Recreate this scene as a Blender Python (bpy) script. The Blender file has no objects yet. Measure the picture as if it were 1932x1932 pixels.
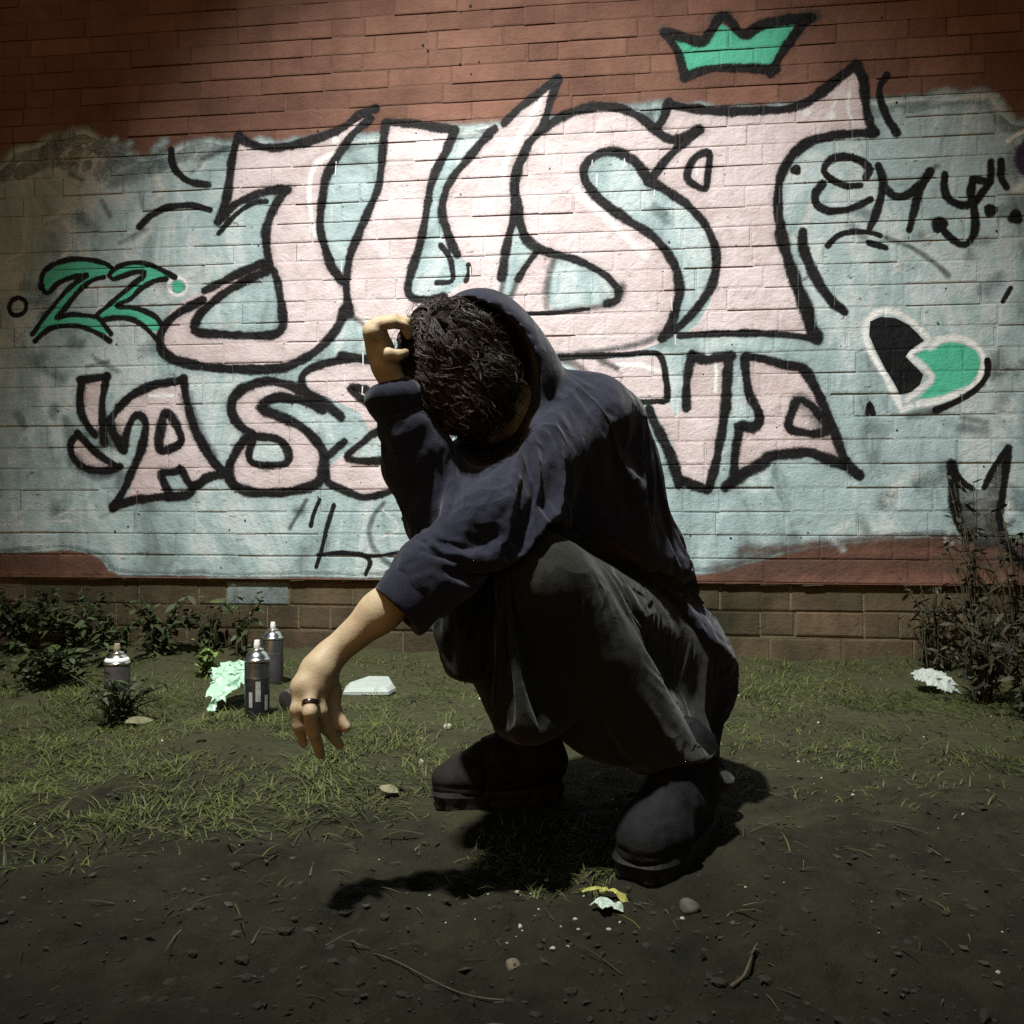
import bpy, bmesh, math, random
import numpy as np
from mathutils import Vector, Matrix
from mathutils.geometry import tessellate_polygon

rng = np.random.default_rng(7)
random.seed(7)
SC = bpy.context.scene
COL = SC.collection

# ------------------------------------------------------------------ camera
CAMH = 0.55          # the photographer is crouching too
FPX = 1610.0         # focal length in units of a 1932 px wide picture
CX = CY = 966.0
cam_d = bpy.data.cameras.new('camera')
cam = bpy.data.objects.new('camera', cam_d)
COL.objects.link(cam)
cam.location = (0, 0, CAMH)
cam.rotation_euler = (math.pi / 2, 0, 0)
cam_d.sensor_width = 36
cam_d.lens = 36 * FPX / 1932
cam_d.clip_start = 0.05
cam_d.clip_end = 400
SC.camera = cam

# ------------------------------------------------------------------ night sky
world = bpy.data.worlds.new('World')
SC.world = world
world.use_nodes = True
wn = world.node_tree
sky = wn.nodes.new('ShaderNodeTexSky')
sky.sky_type = 'NISHITA'
sky.sun_disc = False
sky.sun_elevation = math.radians(2)
sky.sun_rotation = math.radians(200)
bg = wn.nodes['Background']
wn.links.new(sky.outputs[0], bg.inputs[0])
bg.inputs[1].default_value = 0.095

# ------------------------------------------------------------------ the street lamp's light (its post and head are built below)
LAMP = Vector((-0.95, 0.62, 4.7))
LAMP_AIM = Vector((0.07, 2.8, 0.45))
ld = bpy.data.lights.new('street_lamp_light', 'SPOT')
ld.energy = 2050
ld.color = (1.0, 0.99, 0.955)
ld.shadow_soft_size = 0.10
ld.spot_size = math.radians(60)
ld.spot_blend = 1.0
lamp_light = bpy.data.objects.new('street_lamp_light', ld)
COL.objects.link(lamp_light)
lamp_light.location = LAMP
lamp_light.rotation_euler = (LAMP_AIM - LAMP).to_track_quat('-Z', 'Y').to_euler()

SC.render.engine = 'CYCLES'
SC.view_settings.view_transform = 'Standard'
SC.view_settings.look = 'None'
SC.view_settings.exposure = 0.0
SC.view_settings.gamma = 1.0
SC.cycles.transparent_max_bounces = 16
SC.cycles.max_bounces = 6
SC.cycles.use_denoising = False        # keep the fine grain of a night exposure
SC.cycles.sample_clamp_indirect = 2.0

# ================================================================== helpers
def W(x, y, d):
    """picture point (1932 px grid) at depth d -> world"""
    return np.array([(x - CX) / FPX * d, d, CAMH - (y - CY) / FPX * d])

def G(x, y):
    """picture point on the flat ground"""
    d = CAMH * FPX / (y - CY)
    return np.array([(x - CX) / FPX * d, d, 0.0])

def tag(o, label=None, cat=None, group=None, kind=None):
    if label: o['label'] = label
    if cat: o['category'] = cat
    if group: o['group'] = group
    if kind: o['kind'] = kind
    return o

def empty(name, loc=(0, 0, 0), rz=0.0, parent=None):
    o = bpy.data.objects.new(name, None)
    o.empty_display_size = 0.05
    COL.objects.link(o)
    o.location = loc
    o.rotation_euler = (0, 0, rz)
    if parent: o.parent = parent
    return o

def mesh_obj(name, verts, faces, mat, parent=None, smooth=False, world_verts=False):
    """one mesh object; with world_verts the vertices are world coordinates even under a parent placed at an offset"""
    me = bpy.data.meshes.new(name)
    v = np.asarray(verts, dtype=float)
    if world_verts and parent is not None:
        off = np.array(parent.location)
        p = parent.parent
        while p is not None:
            off = off + np.array(p.location); p = p.parent
        v = v - off
    me.from_pydata([tuple(a) for a in v], [], [tuple(int(i) for i in f) for f in faces])
    me.update()
    if mat is not None: me.materials.append(mat)
    if smooth:
        me.polygons.foreach_set('use_smooth', [True] * len(me.polygons))
    o = bpy.data.objects.new(name, me)
    COL.objects.link(o)
    if parent: o.parent = parent
    return o

def big_mesh(name, verts, faces, mat, parent=None, smooth=False):
    """fast path: faces all quads or all triangles in an (n,k) array"""
    me = bpy.data.meshes.new(name)
    verts = np.ascontiguousarray(verts, dtype=np.float32)
    faces = np.ascontiguousarray(faces, dtype=np.int32)
    n, k = faces.shape
    me.vertices.add(len(verts)); me.vertices.foreach_set('co', verts.ravel())
    me.loops.add(n * k); me.loops.foreach_set('vertex_index', faces.ravel())
    me.polygons.add(n)
    me.polygons.foreach_set('loop_start', np.arange(0, n * k, k, dtype=np.int32))
    me.polygons.foreach_set('use_smooth', np.full(n, smooth))
    me.update(calc_edges=True)
    if mat is not None: me.materials.append(mat)
    o = bpy.data.objects.new(name, me)
    COL.objects.link(o)
    if parent: o.parent = parent
    return o

NT = np.random.default_rng(99).random(64 * 64 * 64).astype(np.float32)
def vnoise(P, scale, seed=0):
    """value noise in 3D, -1..1, from a repeating lattice of random values"""
    Q = np.asarray(P, dtype=np.float32) * np.float32(scale) + np.float32(seed * 7.31)
    I = np.floor(Q); F = Q - I; I = I.astype(np.int32)
    F = F * F * (3 - 2 * F)
    x0 = (I[:, 0] & 63) << 12; x1 = ((I[:, 0] + 1) & 63) << 12
    y0 = (I[:, 1] & 63) << 6; y1 = ((I[:, 1] + 1) & 63) << 6
    z0 = I[:, 2] & 63; z1 = (I[:, 2] + 1) & 63
    fx, fy, fz_ = F[:, 0], F[:, 1], F[:, 2]
    a = NT[x0 + y0 + z0]; a = a + (NT[x1 + y0 + z0] - a) * fx
    b = NT[x0 + y1 + z0]; b = b + (NT[x1 + y1 + z0] - b) * fx
    c = NT[x0 + y0 + z1]; c = c + (NT[x1 + y0 + z1] - c) * fx
    d = NT[x0 + y1 + z1]; d = d + (NT[x1 + y1 + z1] - d) * fx
    a = a + (b - a) * fy; c = c + (d - c) * fy
    return (a + (c - a) * fz_) * 2 - 1

def fbm(P, scale, octaves=4, seed=0, gain=0.5):
    a, r = 1.0, 0
    for k in range(octaves):
        r = r + a * vnoise(P, scale * 2 ** k, seed + k)
        a *= gain
    return r

# ------------------------------------------------------------------ materials
def new_mat(name):
    m = bpy.data.materials.new(name)
    m.use_nodes = True
    nt = m.node_tree
    return m, nt, nt.nodes['Principled BSDF'], nt.nodes['Material Output']

def nd(nt, typ, **kw):
    n = nt.nodes.new(typ)
    for k, v in kw.items():
        if k.startswith('in_'):
            key = k[3:]
            n.inputs[int(key) if key.isdigit() else key].default_value = v
        else:
            setattr(n, k, v)
    return n

def math_n(nt, op, a, b=None, clamp=False):
    n = nt.nodes.new('ShaderNodeMath'); n.operation = op; n.use_clamp = clamp
    for i, v in enumerate((a, b)):
        if v is None: continue
        if isinstance(v, (int, float)): n.inputs[i].default_value = v
        else: nt.links.new(v, n.inputs[i])
    return n.outputs[0]

def noise_n(nt, vec, scale, detail=4, rough=0.6, dist=0.0):
    n = nt.nodes.new('ShaderNodeTexNoise')
    n.inputs['Scale'].default_value = scale
    n.inputs['Detail'].default_value = detail
    n.inputs['Roughness'].default_value = rough
    n.inputs['Distortion'].default_value = dist
    if vec is not None: nt.links.new(vec, n.inputs['Vector'])
    return n.outputs['Fac']

def ramp_n(nt, fac, stops):
    r = nt.nodes.new('ShaderNodeValToRGB')
    while len(r.color_ramp.elements) < len(stops): r.color_ramp.elements.new(0.5)
    for e, (p, c) in zip(r.color_ramp.elements, stops):
        e.position = p
        e.color = (*c, 1) if len(c) == 3 else c
    nt.links.new(fac, r.inputs['Fac'])
    return r.outputs['Color']

def mix_n(nt, fac, a, b):
    m = nt.nodes.new('ShaderNodeMix'); m.data_type = 'RGBA'
    for sock, v in ((m.inputs[0], fac), (m.inputs[6], a), (m.inputs[7], b)):
        if isinstance(v, (int, float)): sock.default_value = v
        elif isinstance(v, tuple): sock.default_value = (*v, 1) if len(v) == 3 else v
        else: nt.links.new(v, sock)
    return m.outputs[2]

def pos_n(nt, scale=None):
    g = nt.nodes.new('ShaderNodeNewGeometry')
    if scale is None: return g.outputs['Position']
    mp = nt.nodes.new('ShaderNodeMapping')
    mp.inputs['Scale'].default_value = scale
    nt.links.new(g.outputs['Position'], mp.inputs['Vector'])
    return mp.outputs['Vector']

def bump_n(nt, bsdf, height, strength, dist):
    b = nt.nodes.new('ShaderNodeBump')
    b.inputs['Strength'].default_value = strength
    b.inputs['Distance'].default_value = dist
    nt.links.new(height, b.inputs['Height'])
    nt.links.new(b.outputs['Normal'], bsdf.inputs['Normal'])

def wall_relief(nt, bsdf):
    """the same worn masonry relief under every coat of paint on the wall"""
    p = pos_n(nt)
    a = noise_n(nt, p, 13, 3, 0.62, 0.4)
    b = noise_n(nt, pos_n(nt, (1, 1, 1.7)), 70, 3, 0.75)
    v = nt.nodes.new('ShaderNodeTexVoronoi'); v.inputs['Scale'].default_value = 22
    nt.links.new(p, v.inputs['Vector'])
    pit = math_n(nt, 'MULTIPLY', math_n(nt, 'LESS_THAN', v.outputs['Distance'], 0.16), -0.35)
    h = math_n(nt, 'ADD', math_n(nt, 'ADD', a, math_n(nt, 'MULTIPLY', b, 0.32)), pit)
    bump_n(nt, bsdf, h, 0.85, 0.009)
    return a, b

def simple_mat(name, base, rough=0.7, var=0.25, scale=30, bump=0.0, bscale=120, metal=0.0, spec=0.4, sheen=0.0):
    m, nt, b, out = new_mat(name)
    p = pos_n(nt)
    f = noise_n(nt, p, scale, 4)
    lo = tuple(c * (1 - var) for c in base); hi = tuple(min(1, c * (1 + var)) for c in base)
    nt.links.new(ramp_n(nt, f, [(0.3, lo), (0.7, hi)]), b.inputs['Base Color'])
    b.inputs['Roughness'].default_value = rough
    b.inputs['Metallic'].default_value = metal
    b.inputs['Specular IOR Level'].default_value = spec
    if sheen: b.inputs['Sheen Weight'].default_value = sheen
    if bump: bump_n(nt, b, noise_n(nt, p, bscale, 4), bump, 0.003)
    return m

# ================================================================== the brick wall
PSI = math.radians(6.5)
WD = 3.235
CP, SP, TP = math.cos(PSI), math.sin(PSI), math.tan(PSI)
wall = empty('brick_wall', (0, WD, 0), -PSI)
tag(wall, 'long brick wall covered in teal and red paint with pink graffiti lettering', 'wall', kind='thing')

def to_wall(x, y):
    """picture point -> (u, z) on the wall's face"""
    a = (x - CX) / FPX; b = (y - CY) / FPX
    s = WD / (1 + TP * a)
    return np.array([s * a / CP, CAMH - s * b])

# brick materials: the oxide red coat above the ledge, bare dirty brick below
def brick_mat(name, cols, dirty):
    m, nt, b, out = new_mat(name)
    a, fine = wall_relief(nt, b)
    p = pos_n(nt)
    big = noise_n(nt, p, 2.3, 4, 0.6, 0.6)
    col = ramp_n(nt, big, [(0.3, cols[0]), (0.55, cols[1]), (0.75, cols[2])])
    oi = nt.nodes.new('ShaderNodeObjectInfo')
    hs = nt.nodes.new('ShaderNodeHueSaturation')
    nt.links.new(math_n(nt, 'ADD', math_n(nt, 'MULTIPLY', oi.outputs['Random'], 0.7 if dirty else 0.3), 0.65 if dirty else 0.85), hs.inputs['Value'])
    nt.links.new(col, hs.inputs['Color'])
    stain = ramp_n(nt, noise_n(nt, pos_n(nt, (1, 1, 0.35)), 9, 6, 0.7), [(0.42, (0, 0, 0)), (0.7, (1, 1, 1))])
    c2 = mix_n(nt, math_n(nt, 'MULTIPLY', stain, 0.6 if dirty else 0.3), hs.outputs['Color'], tuple(c * 0.35 for c in cols[0]))
    nt.links.new(c2, b.inputs['Base Color'])
    b.inputs['Roughness'].default_value = 0.85
    b.inputs['Specular IOR Level'].default_value = 0.25
    return m
M_RED = brick_mat('red oxide painted brick', [(0.125, 0.061, 0.042), (0.185, 0.094, 0.065), (0.23, 0.122, 0.087)], False)
M_BARE = brick_mat('bare dirty brick', [(0.042, 0.040, 0.020), (0.10, 0.074, 0.042), (0.135, 0.088, 0.058)], True)
M_PATCHBRICK = brick_mat('brick with a pale teal coat', [(0.14, 0.18, 0.17), (0.22, 0.28, 0.27), (0.28, 0.33, 0.32)], True)

LEDGE = 0.292
courses = []          # (z0, z1)
z = LEDGE
for k in range(7): courses.append((z, z + 0.0865)); z += 0.0865
for k in range(7): courses.append((z, z + 0.079)); z += 0.079
for k in range(8): courses.append((z, z + 0.0745)); z += 0.0745
while z < 3.05: courses.append((z, z + 0.069)); z += 0.069
WTOP = z
low = []
z = LEDGE - 0.014
for k in range(5): low.append((z - 0.094, z)); z -= 0.094
U0, U1 = -4.4, 4.4

FACETS = []           # (convex polygon [(u,z)], (a,b,c)) with depth n = a*u + b*z + c in front of the face plane
bricks = []           # vertices (8) local, below?, centre
def plane3(p, q, r):
    (u0, z0, n0), (u1, z1, n1), (u2, z2, n2) = p, q, r
    A = np.array([[u0, z0, 1], [u1, z1, 1], [u2, z2, 1]])
    return tuple(np.linalg.solve(A, np.array([n0, n1, n2])))
def add_facet(poly):
    FACETS.append(([(p[0], p[1]) for p in poly], plane3(*poly[:3])))

mortar_v, mortar_f = [], []
def mortar_quad(u0, u1, z0, z1, n):
    i = len(mortar_v)
    mortar_v.extend([(u0, -n, z0), (u1, -n, z0), (u1, -n, z1), (u0, -n, z1)])
    mortar_f.append((i, i + 1, i + 2, i + 3))
    add_facet([(u0, z0, n), (u1, z0, n), (u1, z1, n), (u0, z1, n)])

def lay_course(z0, z1, idx, setback, below):
    # one course: bricks mixed from stretchers and headers, as on the old wall
    u = U0 - random.random() * 0.25
    wob_a, wob_p = 0.0015, random.random() * 6
    deep = random.random() < 0.45
    prev_edge = None
    k = 0
    while u < U1:
        head = (idx % 2 == 1 and k % 2 == 0) or random.random() < 0.12
        L = (0.122 if head else 0.252) + random.uniform(-0.008, 0.008)
        gap = random.uniform(0.0045, 0.0085)
        bed = random.uniform(0.0035, 0.007) if not below else random.uniform(0.006, 0.010)
        wv = wob_a * math.sin(u * 3 + wob_p)
        a0, a1 = u + gap / 2, u + L - gap / 2
        b0, b1 = z0 + bed / 2 + wv, z1 - bed / 2 + wv
        n0 = -setback + random.uniform(0.0, 0.0013) * (1.6 if below else 1)
        tilt = random.uniform(-0.0010, 0.0004)
        bv = random.uniform(0.0035, 0.0065)
        dep = random.uniform(0.0003, 0.0016) * (1.7 if below else 1)
        jit = lambda s: random.uniform(-s, s)
        outer = [(a0, b0 + jit(.0012)), (a1, b0 + jit(.0012)), (a1, b1 + jit(.0012)), (a0, b1 + jit(.0012))]
        inner = [(a0 + bv + jit(.001), outer[0][1] + bv), (a1 - bv + jit(.001), outer[1][1] + bv), (a1 - bv + jit(.001), outer[2][1] - bv), (a0 + bv + jit(.001), outer[3][1] - bv)]
        # front face plane: linear in z so that all four corners are coplanar
        zn = lambda zz: n0 + tilt * (zz - b0) / (b1 - b0)
        I3 = [(p[0], p[1], zn(p[1])) for p in inner]
        O3 = [(p[0], p[1], zn(p[1]) - dep) for p in outer]
        add_facet(I3)
        for q in range(4):
            r = (q + 1) % 4
            add_facet([O3[q], O3[r], I3[r]]); add_facet([O3[q], I3[r], I3[q]])
        bricks.append(dict(I=I3, O=O3, below=below, c=((a0 + a1) / 2, (b0 + b1) / 2), L=L, setback=setback))
        # mortar: the head joint after this brick and the bed joint below it
        nm = -setback - (random.uniform(0.001, 0.004) if below else random.uniform(0.0, 0.003))
        mortar_quad(a1, a1 + gap, z0 + bed / 2, z1 - bed / 2, nm)
        nb = -setback - (random.uniform(0.003, 0.007) if below else (random.uniform(0.0022, 0.0055) if random.random() < (0.75 if deep else 0.3) else random.uniform(0.0, 0.002)))
        mortar_quad(u, u + L, z0 - 0.005, z0 + bed / 2 + 0.002, nb)
        u += L
        k += 1

for i, (z0, z1) in enumerate(courses): lay_course(z0, z1, i, 0.0, False)
for i, (z0, z1) in enumerate(low): lay_course(z0, z1, i, 0.022, True)

def brick_mesh_data(b):
    n_back = -b['setback'] - 0.03
    V = [(p[0], -p[2], p[1]) for p in b['I']] + [(p[0], -p[2], p[1]) for p in b['O']] + [(p[0], -n_back, p[1]) for p in b['O']]
    F = [(0, 1, 2, 3)] + [(4 + q, 4 + (q + 1) % 4, (q + 1) % 4) for q in range(4)] + [(4 + q, (q + 1) % 4, q) for q in range(4)] + [(8 + q, 8 + (q + 1) % 4, 4 + (q + 1) % 4, 4 + q) for q in range(4)]
    return V, F

# which bricks show largest: inside the picture and not behind the person
def brick_pix(b):
    u, z = b['c']
    X = u * CP; Y = WD - u * SP
    x = CX + FPX * X / Y; y = CY - FPX * (z - CAMH) / Y
    return x, y, b['L'] * (0.09 if b['below'] else 0.08) / Y / Y
def hidden_by_person(x, y):
    return (760 < x < 1200 and 600 < y < 1200) or (900 < x < 1310 and 900 < y < 1260)
cand = []
for b in bricks:
    x, y, ar = brick_pix(b)
    b['vis'] = -10 < x < 1942 and -10 < y < 1250
    if b['vis'] and not hidden_by_person(x, y): cand.append((-ar, id(b), b))
cand.sort(key=lambda t: t[:2])
chosen = set(t[1] for t in cand[:300])
rest = {'red': ([], []), 'bare': ([], [])}
for b in bricks:
    V, F = brick_mesh_data(b)
    x, y, _ = brick_pix(b)
    teal_one = b['below'] and abs(x - 497) < 34 and abs(y - 1126) < 22
    mat = M_PATCHBRICK if teal_one else (M_BARE if b['below'] else M_RED)
    if id(b) in chosen:
        c = b['c']
        o = mesh_obj('brick', [(v[0] - c[0], v[1], v[2] - c[1]) for v in V], F, mat, wall)
        o.location = (c[0], 0, c[1])
    else:
        R = rest['bare' if b['below'] else 'red']
        i = len(R[0])
        R[0].extend(V); R[1].extend([tuple(i + q for q in f) for f in F])
for key, mat in (('red', M_RED), ('bare', M_BARE)):
    o = mesh_obj('brickwork', rest[key][0], rest[key][1], mat, wall)
    tag(o, kind='stuff')
def mortar_mat():
    m, nt, b, out = new_mat('painted mortar')
    wall_relief(nt, b)
    g = nt.nodes.new('ShaderNodeNewGeometry')
    sep = nt.nodes.new('ShaderNodeSeparateXYZ'); nt.links.new(g.outputs['Position'], sep.inputs[0])
    up = math_n(nt, 'GREATER_THAN', sep.outputs[2], LEDGE - 0.01)
    f = noise_n(nt, pos_n(nt), 14, 4)
    nt.links.new(mix_n(nt, up, ramp_n(nt, f, [(0.3, (0.07, 0.06, 0.034)), (0.7, (0.17, 0.145, 0.085))]), ramp_n(nt, f, [(0.3, (0.11, 0.055, 0.037)), (0.7, (0.155, 0.078, 0.052))])), b.inputs['Base Color'])
    b.inputs['Roughness'].default_value = 0.9
    return m
M_MORTAR = mortar_mat()
mesh_obj('mortar', mortar_v, mortar_f, M_MORTAR, wall)
# the core of the wall behind the face bricks, stepped back below the ledge
cv, cf = [], []
def core_box(u0, u1, y0, y1, z0, z1):
    i = len(cv)
    cv.extend([(u0, y0, z0), (u1, y0, z0), (u1, y1, z0), (u0, y1, z0), (u0, y0, z1), (u1, y0, z1), (u1, y1, z1), (u0, y1, z1)])
    cf.extend([tuple(i + q for q in f) for f in ((0, 3, 2, 1), (4, 5, 6, 7), (0, 1, 5, 4), (1, 2, 6, 5), (2, 3, 7, 6), (3, 0, 4, 7))])
core_box(U0 - 0.2, U1 + 0.2, 0.009, 0.30, LEDGE + 0.003, WTOP)
core_box(U0 - 0.2, U1 + 0.2, 0.033, 0.305, -0.3, LEDGE)
mesh_obj('wall_core', cv, cf, M_MORTAR, wall)
# crumbs of mortar squeezed out under the ledge
lv, lf = [], []
for k in range(46):
    uu = random.uniform(-2.1, 2.1); ln = random.uniform(0.03, 0.16); hh = random.uniform(0.004, 0.010); pr = random.uniform(0.006, 0.022)
    i = len(lv)
    zc = LEDGE - 0.003 - hh
    lv.extend([(uu, 0.012, zc), (uu + ln, 0.012, zc + 0.002), (uu + ln * .8, 0.012 - pr*.5, zc + 0.003), (uu + ln * .2, 0.012 - pr*.5, zc), (uu, 0.012, zc + hh), (uu + ln, 0.012, zc + hh), (uu + ln * .85, 0.012 - pr*.5 * .8, zc + hh), (uu + ln * .15, 0.012 - pr*.5 * .8, zc + hh)])
    lf.extend([tuple(i + q for q in f) for f in ((0, 3, 2, 1), (4, 5, 6, 7), (0, 1, 5, 4), (1, 2, 6, 5), (2, 3, 7, 6), (3, 0, 4, 7))])
tag(mesh_obj('mortar_crumbs', lv, lf, M_BARE, wall), kind='stuff')

# ------------------------------------------------------------------ paint films that follow the relief of the bricks
CELL = 0.09
GRID = {}
FB = []
for i, (poly, pl) in enumerate(FACETS):
    us = [p[0] for p in poly]; zs = [p[1] for p in poly]
    bb = (min(us), max(us), min(zs), max(zs)); FB.append(bb)
    if bb[1] < -2.3 or bb[0] > 2.2: continue
    for gi in range(int(bb[0] // CELL), int(bb[1] // CELL) + 1):
        for gj in range(int(bb[2] // CELL), int(bb[3] // CELL) + 1):
            GRID.setdefault((gi, gj), []).append(i)

def clip_convex(subj, clip):
    """Sutherland-Hodgman; subject vertices are (u, z, e)"""
    out = subj
    n = len(clip)
    for k in range(n):
        ax, ay = clip[k]; bx, by = clip[(k + 1) % n]
        ex, ey = bx - ax, by - ay
        inp = out; out = []
        if not inp: return out
        px, py, pe = inp[-1]
        pd = ex * (py - ay) - ey * (px - ax)
        for (qx, qy, qe) in inp:
            qd = ex * (qy - ay) - ey * (qx - ax)
            if (qd >= 0) != (pd >= 0):
                t = pd / (pd - qd)
                out.append((px + (qx - px) * t, py + (qy - py) * t, pe + (qe - pe) * t))
            if qd >= 0: out.append((qx, qy, qe))
            px, py, pe, pd = qx, qy, qe, qd
    return out

def film(name, tris, mat, layer, parent):
    """lay flat paint triangles ((u,z,e) x 3) on the brick facets"""
    V, F, E = [], [], []
    for t in tris:
        t = [tuple(map(float, p)) for p in t]
        ar = (t[1][0] - t[0][0]) * (t[2][1] - t[0][1]) - (t[1][1] - t[0][1]) * (t[2][0] - t[0][0])
        if abs(ar) < 1e-10: continue
        if ar < 0: t = [t[0], t[2], t[1]]
        u0 = min(p[0] for p in t); u1 = max(p[0] for p in t); z0 = min(p[1] for p in t); z1 = max(p[1] for p in t)
        ids = set()
        for gi in range(int(u0 // CELL), int(u1 // CELL) + 1):
            for gj in range(int(z0 // CELL), int(z1 // CELL) + 1):
                ids.update(GRID.get((gi, gj), ()))
        for i in ids:
            bb = FB[i]
            if bb[1] < u0 or bb[0] > u1 or bb[3] < z0 or bb[2] > z1: continue
            c = clip_convex(t, FACETS[i][0])
            if len(c) < 3: continue
            a, b, cc = FACETS[i][1]
            k = len(V)
            for (u, z, e) in c:
                V.append((u, -(a * u + b * z + cc + 0.00035 + 0.0003 * layer), z)); E.append(e)
            F.append(tuple(range(k, k + len(c))))
    o = mesh_obj(name, V, F, mat, parent)
    at = o.data.attributes.new('edge', 'FLOAT', 'POINT')
    at.data.foreach_set('value', np.array(E, dtype=np.float32))
    return o

def smooth_path(P, closed=False, step=0.012):
    P = [np.asarray(p, float) for p in P]
    if len(P) == 2: 
        n = max(2, int(np.linalg.norm(P[1] - P[0]) / step))
        return [P[0] + (P[1] - P[0]) * t for t in np.linspace(0, 1, n)]
    out = []
    n = len(P)
    for i in range(n if closed else n - 1):
        if closed: p0, p1, p2, p3 = P[i - 1], P[i], P[(i + 1) % n], P[(i + 2) % n]
        else:
            p1, p2 = P[i], P[i + 1]
            p0 = P[i - 1] if i > 0 else p1 - (p2 - p1); p3 = P[i + 2] if i + 2 < n else p2 + (p2 - p1)
        m = max(1, int(np.linalg.norm(p2 - p1) / step))
        for k in range(m):
            t = k / m
            out.append(0.5 * ((2 * p1) + (-p0 + p2) * t + (2 * p0 - 5 * p1 + 4 * p2 - p3) * t * t + (-p0 + 3 * p1 - 3 * p2 + p3) * t ** 3))
    out.append(out[0] if closed else P[-1])
    return out

PXM = 0.00203    # metres on the wall per picture unit
def stroke_tris(pts, width, closed=False, taper=0.0, vary=0.18):
    """spray line: pts in picture units, width in picture units; e = 1 on the centre line and 0 at the rim"""
    path = smooth_path([to_wall(*p) for p in pts], closed)
    n = len(path)
    hw = width * PXM * 0.5 * 1.62
    ph = random.random() * 20
    L, R, T = [], [], []
    for i, p in enumerate(path):
        a = path[max(0, i - 1)]; b = path[min(n - 1, i + 1)]
        if closed: a = path[(i - 1) % (n - 1)]; b = path[(i + 1) % (n - 1)]
        t = b - a; t = t / (np.linalg.norm(t) + 1e-9)
        nn = np.array([-t[1], t[0]])
        w = hw * (1 + vary * math.sin(i * 0.21 + ph) * 0.6 + vary * 0.5 * math.sin(i * 0.67 + 2 * ph))
        if taper: w *= max(0.25, 1 - taper * i / n)
        L.append((*(p + nn * w), 0.0)); R.append((*(p - nn * w), 0.0)); T.append((*p, 1.0))
    tr = []
    for i in range(n - 1):
        tr += [(T[i], T[i + 1], L[i + 1]), (T[i], L[i + 1], L[i]), (T[i], R[i], R[i + 1]), (T[i], R[i + 1], T[i + 1])]
    if not closed:
        for i, sgn in ((0, -1), (n - 1, 1)):
            c = np.array(T[i][:2]); l = np.array(L[i][:2]) - c
            fw = np.array([l[1], -l[0]]) * (sgn)
            prev = (*(c + l), 0.0)
            for q in range(1, 7):
                a = math.pi * q / 6
                cur = (*(c + l * math.cos(a) + fw * math.sin(a)), 0.0)
                tr.append((T[i], prev, cur)); prev = cur
    return tr

def blob_tris(c, rx, ry=None, n=14):
    ry = ry or rx
    c0 = to_wall(*c); tr = []; ph = random.random() * 6
    ring = []
    for k in range(n):
        a = 2 * math.pi * k / n
        w = 1 + 0.1 * math.sin(3 * a + ph)
        ring.append((c0[0] + rx * PXM * 1.15 * w * math.cos(a), c0[1] + ry * PXM * 1.15 * w * math.sin(a), 0.0))
    for k in range(n): tr.append(((*c0, 1.6), ring[k], ring[(k + 1) % n]))
    return tr

def fill_tris(pts, holes=()):
    loops = [[to_wall(*p) for p in pts]] + [[to_wall(*p) for p in h] for h in holes]
    V3 = [[Vector((p[0], p[1], 0)) for p in l] for l in loops]
    flat = [v for l in V3 for v in l]
    return [tuple((flat[i].x, flat[i].y, 1.0) for i in t) for t in tessellate_polygon(V3)]

def paint_mat(name, stops, scale=5, soft=0.45, solid=True, opac=1.0, patch=0.0, rough=0.6, streak=False, wear=0.0, spec=0.3):
    m, nt, b, out = new_mat(name)
    wall_relief(nt, b)
    p = pos_n(nt, (1, 1, 0.45)) if streak else pos_n(nt)
    f = noise_n(nt, p, scale, 4, 0.68, 0.8)
    nt.links.new(ramp_n(nt, f, stops), b.inputs['Base Color'])
    b.inputs['Roughness'].default_value = rough
    b.inputs['Specular IOR Level'].default_value = spec
    at = nt.nodes.new('ShaderNodeAttribute'); at.attribute_name = 'edge'
    gr = noise_n(nt, pos_n(nt), 260, 1, 0.8)
    md = noise_n(nt, pos_n(nt), 34, 2, 0.6)
    e = math_n(nt, 'ADD', at.outputs['Fac'], math_n(nt, 'MULTIPLY', math_n(nt, 'SUBTRACT', gr, 0.5), 0.55))
    e = math_n(nt, 'ADD', e, math_n(nt, 'MULTIPLY', math_n(nt, 'SUBTRACT', md, 0.5), 0.5))
    mr = nt.nodes.new('ShaderNodeMapRange'); mr.interpolation_type = 'SMOOTHSTEP'
    mr.inputs['From Min'].default_value = 0.05; mr.inputs['From Max'].default_value = 0.05 + soft
    nt.links.new(e, mr.inputs['Value'])
    al = mr.outputs['Result']
    if patch:
        pf = noise_n(nt, pos_n(nt), 7, 5, 0.7)
        al = math_n(nt, 'MULTIPLY', al, math_n(nt, 'SUBTRACT', 1.0, math_n(nt, 'MULTIPLY', ramp_n(nt, pf, [(0.45, (0, 0, 0)), (0.62, (1, 1, 1))]), patch)))
    if wear:
        wf = noise_n(nt, pos_n(nt, (1, 1, 2.2)), 19, 4, 0.72)
        al = math_n(nt, 'MULTIPLY', al, math_n(nt, 'SUBTRACT', 1.0, math_n(nt, 'MULTIPLY', ramp_n(nt, wf, [(0.64, (0, 0, 0)), (0.70, (1, 1, 1))]), wear)))
    if opac < 1: al = math_n(nt, 'MULTIPLY', al, opac)
    nt.links.new(al, b.inputs['Alpha'])
    return m
M_TEAL = paint_mat('mottled teal wall paint', [(0.32, (0.15, 0.205, 0.205)), (0.42, (0.275, 0.37, 0.375)), (0.52, (0.345, 0.455, 0.465)), (0.60, (0.48, 0.555, 0.555)), (0.68, (0.385, 0.49, 0.52))], 4.6, 0.9, streak=True, wear=0.8)
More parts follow.
